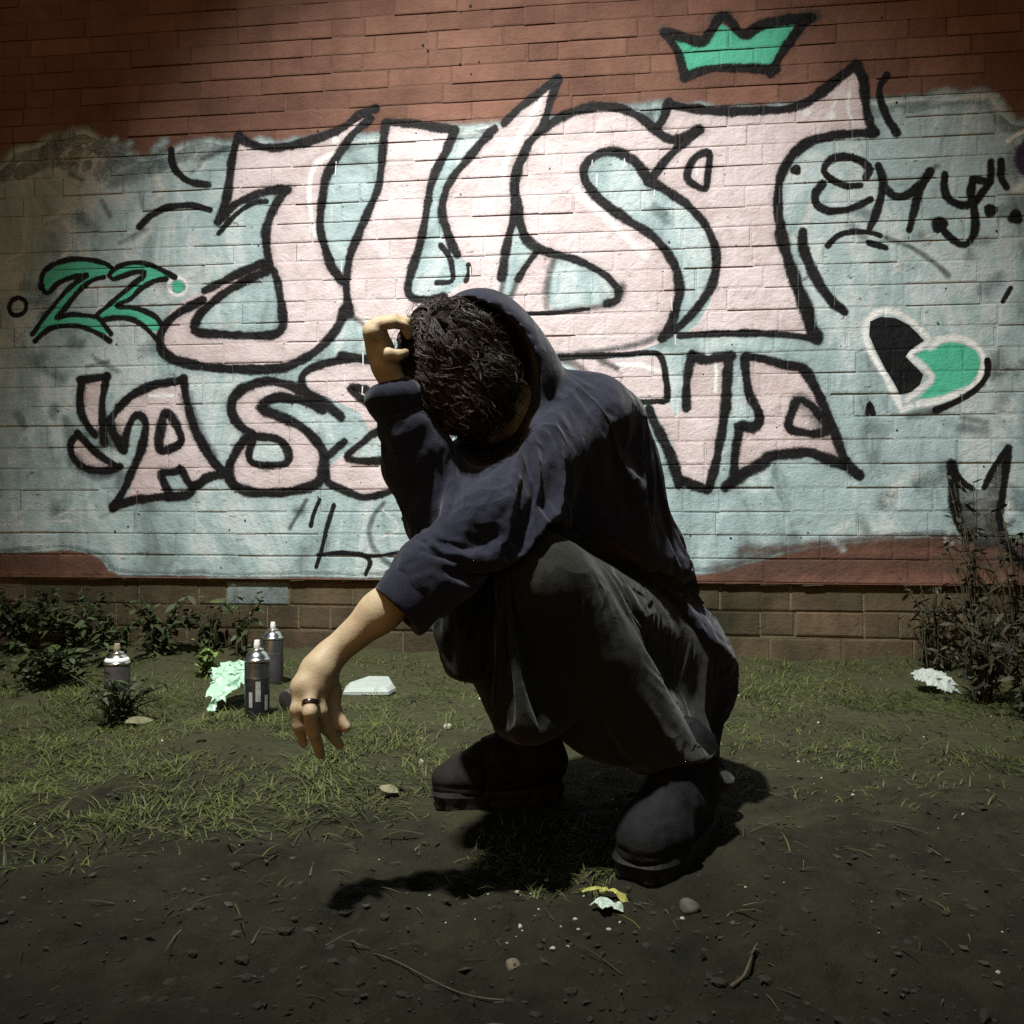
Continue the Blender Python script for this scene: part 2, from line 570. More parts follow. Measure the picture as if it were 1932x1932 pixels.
M_PINK = paint_mat('pale pink spray paint', [(0.34, (0.475, 0.40, 0.395)), (0.5, (0.56, 0.485, 0.485)), (0.66, (0.63, 0.565, 0.57))], 5, 0.5, wear=0.55)
M_BLACK = paint_mat('black spray paint', [(0.35, (0.004, 0.004, 0.0045)), (0.75, (0.011, 0.011, 0.012))], 9, 0.45, patch=0.12, rough=0.6, wear=0.4, spec=0.15)
M_FADED = paint_mat('thin grey overspray', [(0.35, (0.03, 0.04, 0.04)), (0.75, (0.06, 0.08, 0.08))], 9, 0.9, opac=0.62, patch=0.5)
M_OVER = paint_mat('fine black overspray', [(0.35, (0.02, 0.02, 0.02)), (0.75, (0.05, 0.05, 0.05))], 9, 1.3, opac=0.3, patch=0.6)
M_WHITE = paint_mat('white spray paint', [(0.3, (0.72, 0.78, 0.76)), (0.7, (0.84, 0.86, 0.84))], 8, 0.75, patch=0.25)
M_WHITE2 = paint_mat('soft white highlight paint', [(0.3, (0.76, 0.77, 0.75)), (0.7, (0.84, 0.85, 0.83))], 8, 0.8, opac=0.95, patch=0.2)
M_GREEN = paint_mat('mint green spray paint', [(0.3, (0.055, 0.40, 0.25)), (0.7, (0.085, 0.47, 0.31))], 6, 0.5)
M_PURPLE = paint_mat('dark purple spray paint', [(0.3, (0.03, 0.012, 0.05)), (0.7, (0.05, 0.02, 0.075))], 6, 0.5)
M_BROWNINK = paint_mat('thin brown black wash', [(0.3, (0.02, 0.017, 0.013)), (0.7, (0.07, 0.06, 0.05))], 12, 0.9, opac=0.8, patch=0.55)
M_REDWASH = paint_mat('red oxide wash', [(0.3, (0.085, 0.05, 0.036)), (0.7, (0.13, 0.075, 0.055))], 6, 1.0, opac=0.8, patch=0.45)

RO = {'A': (0, 0), 'B': (644, 0), 'C': (1288, 0), 'D': (0, 579.6), 'E': (1288, 579.6), 'F': (644, 515.2)}
def rp(r, pts):
    if r == 'V': return list(pts)
    ox, oy = RO[r]
    return [(ox + x / 3.0, oy + y / 3.0) for x, y in pts]

class Art:
    """a painted figure: its fill is the part, each sprayed line a sub-part of its own"""
    def __init__(self, name, label, parent=None):
        self.name, self.label = name, label
        self.f, self.s, self.w, self.faded, self.o = [], [], [], [], []
        self.fmat = M_PINK
        self.wm = M_WHITE2
    def fill(self, r, pts, holes=()): self.f.append(fill_tris(rp(r, pts), [rp(r, h) for h in holes])); return self
    def line(self, r, w, *paths, closed=False, taper=0.0):
        for p in paths:
            self.s.append(stroke_tris(rp(r, p), w, closed, taper))
            if w > 9: self.o += stroke_tris(rp(r, p), w * 2.1, closed)
        return self
    def fade(self, r, w, *paths):
        for p in paths: self.faded.append(stroke_tris(rp(r, p), w))
        return self
    def white(self, r, w, *paths):
        for p in paths: self.w.append(stroke_tris(rp(r, p), w))
        return self
    def dot(self, r, c, rad): self.s.append(blob_tris(rp(r, [c])[0], rad)); return self
    def wdot(self, r, c, rad): self.w.append(blob_tris(rp(r, [c])[0], rad)); return self
    def build(self, layer=2, lmat=None):
        lmat = lmat or M_BLACK
        root = None
        for k, tris in enumerate(self.f):
            if root is None: root = film(self.name, tris, self.fmat, layer, wall)
            else: film('fill', tris, self.fmat, layer, root)
        n_lines = len(self.w) + len(self.faded) + len(self.s)
        if root is None and n_lines > 1: root = empty(self.name, parent=wall)
        if self.o and self.f: tag(film('overspray', self.o, M_OVER, layer + 1.6, root), kind='stuff')
        for lines, mat, lay, nm in ((self.w, self.wm, layer + 1, 'highlight'), (self.faded, M_FADED, layer + 2, 'faded_line'), (self.s, lmat, layer + 3, 'outline' if self.f else 'stroke')):
            for k, tris in enumerate(lines):
                if root is None: root = film(self.name, tris, mat, lay, wall)
                else: film(nm, tris, mat, lay + 0.06 * (k % 12), root)
        if self.label: root['label'] = self.label
        return root

# ---- the teal ground coat with its ragged border
edge_top = [(-60, 345), (0, 318), (30, 292), (95, 268), (160, 252), (185, 268), (215, 282), (270, 303), (318, 300), (350, 275), (395, 268), (440, 280), (560, 270), (700, 262), (800, 256), (870, 250), (1000, 240), (1100, 225), (1240, 205), (1390, 215), (1520, 200), (1640, 196), (1740, 188), (1800, 185), (1872, 182), (1888, 215), (1910, 235), (1990, 245)]
edge_bot = [(1990, 1018), (1880, 1022), (1760, 1008), (1660, 1016), (1560, 1026), (1480, 1040), (1420, 1060), (1350, 1078), (1200, 1084), (1000, 1084), (800, 1086), (600, 1084), (420, 1085), (290, 1082), (205, 1078), (188, 1050), (120, 1030), (60, 1038), (-60, 1042)]
def ragged(pts, amp, step=16):
    out = []
    for (x0, y0), (x1, y1) in zip(pts[:-1], pts[1:]):
        n = max(1, int(math.hypot(x1 - x0, y1 - y0) / step))
        for k in range(n):
            t = k / n
            out.append((x0 + (x1 - x0) * t + random.uniform(-amp, amp) * .5, y0 + (y1 - y0) * t + random.uniform(-amp, amp)))
    out.append(pts[-1])
    return out
et, eb = ragged(edge_top, 5), ragged(edge_bot, 2.0)
teal = fill_tris(et + eb)
teal += stroke_tris(et[::2], 26) + stroke_tris(eb[::3], 10)
for k in range(26):
    x = random.uniform(10, 380); y = random.uniform(262, 330)
    if y > 262 + abs(x - 150) * 0.12: teal += stroke_tris([(x, y), (x + random.uniform(10, 40), y - random.uniform(5, 28))], random.uniform(10, 22))
o = film('painted_ground_coat', teal, M_TEAL, 0, wall)
o['label'] = 'mottled teal coat brushed over the bricks behind the lettering'
wh = []
for k in range(60):
    x = random.choice([random.uniform(20, 330), random.uniform(1560, 1920), random.uniform(300, 1500)]); y = random.uniform(330, 1060)
    wh += stroke_tris([(x, y), (x + random.uniform(-40, 40), y + random.uniform(-50, 20)), (x + random.uniform(-20, 70), y - random.uniform(20, 80))], random.uniform(7, 26))
wh += stroke_tris([(1645, 196), (1720, 189), (1800, 187), (1880, 182)], 12) + stroke_tris([(1870, 185), (1885, 210)], 14) + stroke_tris([(870, 252), (900, 250)], 8) + stroke_tris([(640, 270), (715, 264)], 8)
M_SMEAR = paint_mat('thin white smears', [(0.3, (0.6, 0.68, 0.66)), (0.7, (0.72, 0.78, 0.76))], 9, 1.0, opac=0.75, patch=0.6)
film('paint_smear', wh, M_SMEAR, 1, wall)['label'] = 'thin whitish smears on the teal coat'
dk = []
for k in range(70):
    x = random.choice([random.uniform(20, 320), random.uniform(1600, 1930), random.uniform(100, 1500)]); y = random.uniform(330, 1060)
    dk += stroke_tris([(x, y), (x + random.uniform(-50, 50), y + random.uniform(-30, 30))], random.uniform(8, 34))
M_GREYSMEAR = paint_mat('grey smudges', [(0.3, (0.10, 0.14, 0.14)), (0.7, (0.16, 0.22, 0.22))], 9, 1.0, opac=0.6, patch=0.6)
film('paint_smudge', dk, M_GREYSMEAR, 1, wall)['label'] = 'grey smudges on the teal coat'

# ---- big letters J U S T
J = Art('painted_letter', 'big pale pink letter J outlined in black')
J.fill('V', [(447, 258), (480, 272), (530, 276), (590, 268), (640, 250), (696, 218), (650, 280), (620, 340), (606, 400), (607, 450), (622, 495), (645, 530), (655, 555), (650, 600), (630, 640), (590, 670), (540, 690), (470, 692), (400, 688), (350, 680), (320, 665), (303, 640), (303, 615), (320, 590), (350, 565), (400, 540), (450, 520), (497, 503), (500, 450), (503, 415), (520, 380), (540, 360), (510, 358), (470, 372), (440, 390), (412, 416), (425, 375), (433, 330), (437, 290)],
       [[(507, 512), (433, 547), (383, 587), (368, 615), (375, 626), (417, 630), (467, 632), (520, 629), (532, 610), (529, 567), (520, 520)]])
J.line('A', 14, [(1350, 765), (1315, 900), (1300, 1030), (1280, 1130), (1235, 1255)], [(1240, 1250), (1330, 1160), (1430, 1110), (1530, 1078), (1625, 1075)],
       [(1620, 1080), (1560, 1160), (1512, 1280), (1508, 1380), (1528, 1510)], [(1350, 780), (1450, 825), (1580, 835), (1750, 800), (1932, 728), (2030, 655), (2130, 612)],
       [(2095, 672), (1990, 770), (1915, 880), (1850, 1000), (1822, 1150), (1812, 1280), (1840, 1400), (1880, 1510), (1935, 1590)])
J.line('D', 15, [(1150, -40), (1030, 20), (945, 90), (905, 180), (925, 250), (1000, 300), (1150, 335), (1350, 350), (1530, 350), (1640, 330), (1780, 255), (1900, 130), (1965, -10)])
J.line('A', 14, [(1490, 1490), (1330, 1560), (1160, 1645)])
J.line('A', 14, [(1520, 1530), (1300, 1640), (1150, 1760), (1100, 1850), (1125, 1882), (1250, 1892), (1400, 1900), (1560, 1890), (1602, 1830), (1590, 1700), (1560, 1560)], closed=True)
J.line('A', 9, [(1240, 1320), (1330, 1220), (1430, 1150), (1510, 1140)])
J.white('A', 13, [(1890, 870), (1790, 930), (1752, 1050), (1760, 1200), (1785, 1330)]).wdot('A', (1900, 790), 10)
J.build()
U_ = Art('painted_letter', 'big pale pink letter U outlined in black')
U_.fill('B', [(260, 700), (640, 740), (600, 840), (550, 940), (510, 1040), (490, 1150), (470, 1270), (440, 1400), (400, 1530), (375, 1620), (390, 1680), (460, 1700), (600, 1660), (720, 1580), (720, 1500), (660, 1440), (620, 1370), (590, 1280), (570, 1200), (580, 1120), (620, 1020), (700, 920), (800, 800), (920, 700), (1100, 540), (1205, 465), (1170, 600), (1140, 720), (1070, 800), (1020, 900), (985, 980), (980, 1100), (975, 1230), (950, 1330), (930, 1430), (910, 1560), (890, 1700), (800, 1850), (500, 1930), (250, 1930), (100, 1840), (45, 1760), (30, 1580), (50, 1450), (100, 1320), (160, 1180), (210, 1060), (230, 920), (240, 800)])
U_.line('B', 13, [(255, 695), (400, 700), (530, 722), (650, 735)], [(252, 700), (240, 800), (230, 920), (210, 1060), (160, 1180), (100, 1320), (50, 1450), (30, 1580), (35, 1700), (50, 1780)],
        [(640, 740), (600, 840), (550, 940), (510, 1040), (490, 1150), (470, 1270), (440, 1400), (400, 1530), (378, 1620), (395, 1680), (480, 1695), (580, 1680)],
        [(865, 730), (800, 800), (700, 920), (620, 1020), (580, 1120), (570, 1200), (590, 1280), (620, 1370), (655, 1440)],
        [(1225, 445), (1175, 600), (1140, 720), (1070, 800), (1020, 900), (985, 980), (978, 1100), (975, 1230), (950, 1330), (930, 1430), (908, 1570)],
        [(1220, 450), (1100, 540), (1000, 620), (920, 700)])
U_.line('B', 9, [(720, 1500), (725, 1540), (705, 1590)], [(565, 1390), (610, 1450), (630, 1530), (625, 1590), (540, 1600)])
U_.fade('B', 10, [(50, 1770), (90, 1810), (150, 1850)])
U_.white('B', 14, [(920, 1060), (920, 950), (980, 820), (1060, 700), (1130, 560)], [(390, 780), (500, 790), (525, 850), (512, 950)])
U_.build()
S_ = Art('painted_letter', 'big pale pink letter S outlined in black, behind the hood')
S_.fill('B', [(1150, 740), (1230, 680), (1350, 630), (1480, 610), (1600, 630), (1700, 680), (1780, 760), (1850, 790), (1930, 800), (1840, 880), (1740, 1030), (1700, 960), (1640, 900), (1560, 862), (1470, 868), (1400, 912), (1372, 970), (1392, 1040), (1450, 1120), (1540, 1190), (1640, 1260), (1740, 1320), (1820, 1400), (1880, 1500), (1905, 1620), (1890, 1740), (1850, 1860), (1790, 1950), (1600, 2010), (1300, 2040), (1000, 2060), (940, 1900), (930, 1740), (960, 1680), (1000, 1580), (1050, 1500), (1110, 1420), (1040, 1340), (1010, 1250), (1000, 1150), (985, 1050), (1010, 920), (1070, 800)],
        [[(1210, 1455), (1300, 1475), (1400, 1512), (1500, 1572), (1560, 1640), (1560, 1690), (1480, 1720), (1350, 1740), (1200, 1755), (1165, 1690), (1170, 1600), (1190, 1500)]])
S_.line('B', 14, [(1150, 735), (1230, 672), (1350, 622), (1480, 602), (1600, 622), (1700, 670), (1780, 740)],
        [(1010, 920), (985, 1050), (1000, 1150), (1010, 1250), (1040, 1340), (1100, 1400), (1180, 1430)],
        [(1740, 1030), (1700, 960), (1640, 900), (1560, 860), (1470, 865), (1400, 910), (1370, 970), (1390, 1040), (1450, 1120), (1540, 1190), (1640, 1260), (1740, 1320), (1820, 1400), (1885, 1500), (1912, 1620), (1895, 1740), (1850, 1860), (1810, 1920)])
S_.line('B', 11, [(1180, 1430), (1300, 1462), (1400, 1502), (1500, 1562), (1572, 1640)], [(1110, 1420), (1050, 1500), (1000, 1580)], [(1570, 1640), (1560, 1695), (1500, 1720)])
S_.fade('B', 14, [(1590, 1620), (1575, 1690), (1500, 1725), (1400, 1742), (1200, 1762)], [(1210, 1450), (1180, 1540), (1162, 1640), (1162, 1740)], [(930, 1480), (915, 1600), (895, 1690)], [(1000, 1580), (960, 1680), (930, 1745)])
S_.line('B', 6, [(1000, 1775), (1200, 1770), (1400, 1748)])
S_.fade('F', 13, [(1890, 280), (1800, 350), (1650, 410), (1400, 450), (1200, 475)])
S_.white('B', 18, [(1330, 1080), (1400, 1150), (1500, 1230), (1620, 1350), (1725, 1445)])
S_.build()
T_ = Art('painted_letter', 'big pale pink letter T outlined in black, under the crown')
T_.fill('V', [(1262, 200), (1390, 212), (1480, 207), (1522, 193), (1570, 160), (1612, 130), (1628, 180), (1638, 235), (1646, 250), (1605, 252), (1560, 260), (1515, 285), (1482, 320), (1470, 370), (1470, 420), (1480, 460), (1495, 515), (1510, 560), (1525, 595), (1530, 630), (1480, 630), (1400, 628), (1290, 632), (1318, 610), (1340, 570), (1352, 520), (1348, 470), (1330, 430), (1300, 395), (1235, 345), (1250, 300), (1290, 262), (1268, 264), (1243, 243)])
T_.line('C', 14, [(-80, 590), (0, 608), (150, 625), (300, 632), (450, 626), (580, 620), (700, 580), (800, 510), (900, 430), (985, 365)], [(982, 370), (1022, 450), (1032, 560), (1052, 680), (1085, 752)],
        [(1085, 752), (950, 757), (830, 772), (720, 802), (620, 880), (560, 980), (540, 1080), (540, 1200), (560, 1320)],
        [(-80, 580), (-105, 660), (-140, 730), (-100, 780), (-20, 785), (90, 735)], [(90, 740), (-20, 830), (-90, 900), (-190, 1030)])
T_.line('C', 18, [(555, 1320), (590, 1450), (622, 1550), (662, 1660), (702, 1760), (722, 1850), (760, 1915)])
T_.line('C', 10, [(-15, 1900), (150, 1890), (350, 1885), (550, 1892), (745, 1915)])
T_.line('C', 13, [(-190, 1030), (-140, 1050), (0, 1140), (70, 1205), (135, 1285), (182, 1400), (190, 1500), (160, 1620), (90, 1730), (-10, 1840), (-110, 1910)])
T_.line('C', 11, [(150, 870), (75, 890), (35, 950), (25, 1010), (65, 1045), (128, 1070), (140, 990)], closed=True)
T_.white('C', 9, [(940, 520), (935, 620), (960, 685)], [(870, 570), (845, 615)], [(80, 930), (80, 990)]).wdot('C', (700, 635), 10).wdot('C', (840, 655), 11)
T_.build(layer=3)
# ---- crown
K = Art('painted_crown', 'mint green crown outlined in black above the letter T'); K.fmat = M_GREEN
K.fill('V', [(1268, 72), (1308, 85), (1335, 76), (1352, 58), (1362, 44), (1378, 56), (1402, 68), (1440, 50), (1502, 40), (1488, 72), (1464, 112), (1456, 128), (1370, 130), (1320, 136), (1294, 142), (1282, 110)])
K.line('V', 15, [(1255, 62), (1300, 74), (1325, 78), (1344, 54), (1362, 30), (1380, 42), (1402, 66), (1440, 46), (1490, 37), (1530, 33)])
K.line('V', 13, [(1256, 62), (1280, 102), (1293, 148)], [(1290, 147), (1330, 132), (1370, 128), (1464, 131)], [(1520, 38), (1490, 78), (1466, 115), (1455, 140)])
K.fade('V', 20, [(1252, 58), (1270, 70)], [(1350, 35), (1372, 34)], [(1515, 32), (1540, 28)])
K.build()
# ---- 22
N1 = Art('painted_number', 'mint green digit 2 outlined in black, nearer the small black ring'); N1.fmat = M_GREEN
N1.fill('V', [(80, 535), (85, 515), (107, 498), (140, 490), (175, 491), (200, 498), (210, 508), (200, 520), (185, 525), (157, 540), (133, 567), (117, 590), (107, 600), (133, 594), (160, 596), (187, 600), (200, 617), (208, 630), (187, 628), (157, 617), (127, 614), (93, 622), (67, 640), (70, 620), (85, 598), (107, 570), (133, 540), (163, 520), (133, 524), (107, 537), (90, 552)])
N1.line('A', 8.5, [(230, 1620), (250, 1540), (320, 1490), (420, 1467), (520, 1472), (600, 1492), (640, 1522)], [(230, 1620), (270, 1660), (320, 1612), (400, 1572), (490, 1560)], [(590, 1570), (540, 1580), (470, 1625), (400, 1705), (350, 1770), (320, 1802), (400, 1780), (480, 1785), (560, 1800), (600, 1850), (630, 1890)],
        [(490, 1560), (400, 1625), (320, 1712), (250, 1800), (185, 1890)], [(200, 1930), (280, 1862), (380, 1842), (470, 1852), (560, 1890), (625, 1930)])
N1.dot('A', (235, 1620), 8)
N1.build()
N2 = Art('painted_number', 'mint green digit 2 outlined in black, nearer the letter J'); N2.fmat = M_GREEN
N2.fill('V', [(210, 525), (215, 510), (235, 498), (260, 496), (287, 500), (310, 512), (328, 524), (312, 530), (293, 531), (267, 543), (245, 563), (220, 578), (253, 580), (280, 590), (297, 605), (303, 622), (290, 625), (270, 612), (253, 603), (227, 599), (197, 604), (187, 594), (220, 563), (250, 537), (273, 515), (255, 513), (233, 520), (217, 528)])
N2.line('A', 8.5, [(620, 1560), (640, 1530), (700, 1497), (780, 1487), (860, 1502), (940, 1540), (990, 1570)], [(620, 1560), (640, 1580), (700, 1562), (760, 1542), (820, 1540), (815, 1562), (750, 1612), (660, 1690), (550, 1780)],
        [(940, 1580), (880, 1590), (800, 1632), (740, 1690), (660, 1732), (760, 1742), (840, 1770), (885, 1795), (925, 1850)], [(590, 1810), (680, 1797), (760, 1812), (820, 1850), (870, 1902), (915, 1960)])
N2.build(layer=2.4)
Dt = Art('painted_dot', 'mint green dot in a white ring beside the digits 22'); Dt.fmat = M_GREEN; Dt.wm = M_WHITE
Dt.f = [blob_tris((336, 541), 13)]
Dt.white('V', 8, [(318, 541), (323, 529), (336, 524), (349, 529), (354, 541), (349, 553), (336, 558), (323, 553), (318, 541)])
Dt.build()
Art('painted_ring', 'small black ring at the far left of the wall').line('V', 8, [(18, 585), (22, 568), (38, 562), (50, 572), (45, 590), (28, 595)], closed=True).build()
# ---- dashes around the letters
def dash(label, r, w, *p):
    Art('paint_dash', label).line(r, w, *p).build()
dash('black curved dash left of the top of the letter J', 'A', 12, [(970, 850), (980, 930), (1020, 990), (1080, 1030), (1180, 1045)])
dash('black arched dash left of the middle of the letter J', 'A', 11, [(790, 1280), (870, 1210), (960, 1172), (1080, 1162), (1190, 1188)])
Art('paint_dash', 'faded grey dash at the shoulder of the letter J').fade('A', 12, [(1150, 895), (1230, 862), (1285, 838)]).build()
dash('black dash right of the top of the letter T', 'C', 11, [(1155, 425), (1112, 500), (1130, 600), (1170, 690), (1212, 755)])
dash('black slanting dash right of the foot of the letter T', 'C', 15, [(680, 1310), (682, 1400), (722, 1510), (780, 1620), (850, 1712), (915, 1765)])
Art('paint_dash', 'grey arc below the small black signature').fade('C', 10, [(1150, 1345), (1300, 1405), (1420, 1485), (1500, 1560)]).line('C', 8, [(820, 1390), (880, 1332), (960, 1312), (1060, 1316), (1120, 1335)], [(1050, 1372), (1150, 1402)]).build()
dash('small black tick at the right edge of the wall', 'C', 7, [(1855, 1630), (1810, 1705)])
# ---- the signature "emy"
E_ = Art('painted_tag', 'black hand sprayed signature reading emy')
E_.line('C', 11, [(1035, 1005), (1058, 960), (1020, 920), (950, 890), (880, 888), (820, 918), (798, 970), (850, 1022), (930, 1052), (1005, 1048)], [(790, 1040), (750, 1100), (760, 1160), (820, 1192), (900, 1192), (980, 1170), (1062, 1130)],
        [(1105, 935), (1132, 1020), (1120, 1120), (1090, 1220), (1058, 1290)], [(1140, 1060), (1200, 1112), (1270, 1102), (1335, 1050)], [(1400, 970), (1340, 1080), (1310, 1190), (1280, 1300)],
        [(1482, 985), (1480, 1070), (1510, 1130), (1580, 1162), (1650, 1142), (1700, 1080), (1740, 1015), (1742, 915)], [(1640, 1020), (1630, 1100), (1650, 1200), (1652, 1300), (1620, 1370), (1570, 1382), (1500, 1330), (1450, 1270)], [(1640, 1015), (1740, 1030)], [(1800, 915), (1800, 1000), (1832, 1062)])
E_.fade('C', 11, [(1330, 1050), (1380, 980), (1440, 940)])
for c, r in (((640, 962), 10), ((1740, 1190), 12), ((1882, 1230), 13), ((1450, 1270), 15)): E_.dot('C', c, r)
E_.build()
Pp = Art('painted_blob', 'dark purple patch with a white rim at the right edge of the wall'); Pp.fmat = M_PURPLE
Pp.f = [blob_tris((1948, 300), 30, 42)]; Pp.white('C', 8, [(1840, 800), (1880, 770), (1950, 735)]); Pp.build()
# ---- heart
H = Art('painted_heart', 'heart with one black and one mint green lobe, outlined in white'); H.fmat = M_GREEN; H.wm = M_WHITE
H.fill('E', [(1310, 260), (1400, 232), (1480, 200), (1580, 200), (1660, 250), (1700, 310), (1690, 390), (1620, 450), (1520, 490), (1420, 520), (1340, 512), (1420, 430), (1430, 400), (1390, 340), (1340, 300)])
H.white('E', 13, [(1212, 520), (1150, 402), (1090, 300), (1042, 200), (1036, 110), (1080, 42), (1160, 22), (1240, 46), (1330, 112), (1400, 192)], [(1400, 200), (1340, 232), (1285, 270), (1350, 330), (1408, 390), (1385, 432), (1320, 482), (1265, 530)],
        [(1400, 222), (1470, 182), (1570, 180), (1660, 222), (1705, 300), (1688, 385), (1620, 462), (1500, 512), (1400, 540), (1335, 552)], [(1215, 520), (1240, 580), (1290, 560)])
hb = fill_tris(rp('E', [(1060, 80), (1120, 55), (1200, 60), (1280, 100), (1340, 160), (1365, 190), (1320, 220), (1280, 250), (1260, 280), (1300, 320), (1360, 380), (1340, 440), (1290, 480), (1230, 495), (1190, 420), (1140, 340), (1090, 240), (1055, 160)]))
H.s.append(hb)
H.line('E', 9, [(1722, 300), (1722, 380), (1660, 462), (1550, 532), (1430, 582)])
H.fade('E', 16, [(1440, 580), (1350, 600), (1280, 612)])
H.build()
# ---- second word
Lm = Art('painted_letter', 'pink forked mark before the first small letter A')
Lm.fill('D', [(480, 420), (595, 405), (575, 520), (575, 690), (540, 700), (490, 640), (465, 560)]).fill('D', [(430, 740), (500, 800), (580, 860), (640, 900), (560, 915), (470, 890), (415, 820)])
Lm.line('D', 13, [(455, 412), (612, 390)], [(462, 415), (455, 560), (485, 650), (540, 725)], [(605, 390), (582, 520), (580, 650), (590, 760)])
Lm.line('D', 12, [(440, 715), (400, 780), (425, 865), (500, 915), (600, 925), (680, 900)], [(440, 715), (500, 780), (570, 840), (660, 900)])
Lm.fade('D', 34, [(590, 700), (630, 760), (680, 780)]).fade('D', 26, [(420, 860), (500, 925), (620, 940)])
Lm.build()
A1 = Art('painted_letter', 'small pink letter A at the start of the lower word')
A1.fill('D', [(640, 640), (700, 560), (780, 490), (880, 450), (1030, 425), (1060, 560), (1100, 690), (1160, 810), (1220, 900), (1270, 945), (1180, 960), (1110, 1010), (1060, 980), (1020, 910), (920, 950), (960, 1060), (720, 1080), (760, 950), (810, 800), (820, 680), (780, 620), (740, 680), (720, 770), (690, 790), (650, 720)])
A1.line('D', 14, [(620, 645), (680, 562), (760, 492), (870, 442), (1035, 412)], [(620, 640), (640, 700), (690, 795)], [(705, 810), (720, 700), (770, 612), (820, 640), (822, 720), (790, 830), (740, 950), (700, 1040), (645, 1125)],
        [(1040, 400), (1062, 540), (1100, 680), (1160, 800), (1222, 890), (1280, 940)], [(640, 1130), (760, 1092), (870, 1077), (965, 1070)], [(965, 1070), (925, 980), (912, 940), (1000, 930), (1022, 910), (1062, 980), (1102, 1012), (1180, 962), (1272, 945)], [(960, 1075), (1060, 1062), (1100, 1012)])
A1.line('D', 15, [(940, 595), (1028, 752), (905, 805)], closed=True)
A1.white('D', 12, [(850, 502), (975, 500)])
A1.fade('D', 30, [(650, 690), (690, 760)]).fade('D', 26, [(1060, 520), (1110, 680), (1200, 850)])
A1.build()
S1 = Art('painted_letter', 'small pink letter S, first in the lower word')
S1.fill('D', [(1430, 720), (1350, 660), (1312, 580), (1332, 500), (1420, 442), (1540, 422), (1660, 452), (1760, 512), (1820, 580), (1760, 545), (1650, 517), (1560, 512), (1492, 545), (1492, 580), (1570, 610), (1680, 660), (1770, 730), (1828, 820), (1828, 910), (1800, 985), (1700, 1025), (1550, 1045), (1400, 1035), (1312, 985), (1302, 900), (1340, 810), (1400, 730)], [[(1440, 745), (1412, 820), (1432, 878), (1530, 893), (1618, 878), (1626, 820), (1580, 755), (1490, 737)]])
S1.line('D', 16, [(1825, 582), (1760, 542), (1650, 516), (1560, 511), (1490, 546), (1492, 582), (1570, 612), (1680, 662), (1770, 732), (1830, 822), (1832, 910), (1800, 990), (1700, 1030), (1550, 1050), (1400, 1040), (1312, 990), (1300, 900), (1340, 812), (1395, 735)], [(1430, 720), (1350, 660), (1310, 580), (1330, 500), (1420, 440), (1540, 420), (1660, 450), (1750, 500), (1850, 552), (1930, 620)])
S1.line('D', 13, [(1440, 742), (1410, 820), (1430, 880), (1530, 895), (1622, 880), (1630, 820), (1582, 752), (1490, 732)], closed=True)
S1.build(layer=3)
S2 = Art('painted_letter', 'small pink letter S half hidden behind the raised arm')
S2.fill('V', [(575, 705), (600, 688), (650, 676), (760, 676), (790, 800), (790, 925), (740, 925), (690, 936), (640, 925), (615, 905), (615, 885), (650, 855), (700, 820), (680, 780), (620, 750), (585, 740)], [[(660, 868), (690, 835), (725, 815), (745, 830), (742, 862), (690, 872)]])
S2.line('V', 12, [(700, 676), (655, 678), (600, 690), (573, 706), (570, 725), (585, 745)], [(645, 670), (697, 680)], [(742, 818), (712, 815), (680, 838), (655, 862), (690, 870), (745, 866)], [(620, 860), (650, 832)], [(615, 890), (620, 910), (650, 925), (690, 938), (740, 925), (770, 905)], [(690, 735), (661, 732), (701, 768)])
S2.build(layer=2)
Rr = Art('painted_letter', 'small pink letter half hidden behind the hooded shoulder')
Rr.fill('F', [(1250, 480), (1450, 490), (1790, 470), (1835, 600), (1840, 720), (1650, 730), (1560, 640), (1400, 600)])
Rr.line('F', 9, [(1220, 478), (1400, 470), (1600, 462), (1790, 458), (1835, 590), (1842, 715), (1790, 725), (1650, 732)])
Rr.fade('F', 14, [(1240, 480), (1330, 520), (1390, 570)], [(1460, 490), (1560, 540)]).white('F', 12, [(1560, 520), (1680, 520), (1800, 555)])
Rr.build()
Nn = Art('painted_letter', 'small pink letter N to the right of the crouching figure')
Nn.fill('E', [(60, 285), (250, 290), (245, 400), (235, 560), (205, 750), (170, 900), (130, 1020), (0, 970), (-60, 760), (-180, 560), (-100, 500), (-40, 620), (10, 560), (28, 400)])
Nn.line('E', 14, [(55, 270), (32, 350), (20, 450), (22, 570)], [(50, 272), (130, 300), (200, 282), (275, 275)], [(262, 280), (252, 400), (242, 560), (212, 750), (182, 900), (142, 1030)], [(140, 1030), (60, 1005), (-20, 975)])
Nn.line('F', 15, [(1740, 770), (1780, 860), (1840, 980), (1880, 1080), (1910, 1200)])
Nn.white('E', 8, [(180, 310), (190, 360), (185, 480)])
Nn.build()
A2 = Art('painted_letter', 'small pink letter A at the end of the lower word')
A2.fill('E', [(370, 290), (450, 295), (560, 325), (670, 355), (735, 450), (795, 570), (845, 690), (885, 800), (900, 870), (800, 850), (700, 825), (500, 850), (440, 890), (330, 950), (290, 930), (300, 800), (325, 690), (430, 680), (430, 600), (390, 520), (370, 400)])
A2.line('E', 14, [(350, 285), (360, 400), (380, 500), (422, 580), (432, 650), (392, 682), (312, 662), (320, 690), (302, 800), (287, 935)], [(360, 280), (450, 292), (560, 322), (682, 350), (740, 442), (800, 562), (850, 682), (890, 800), (930, 890), (1000, 952)])
A2.line('E', 17, [(240, 1020), (330, 952), (450, 882), (500, 842), (700, 822), (800, 852), (910, 892)])
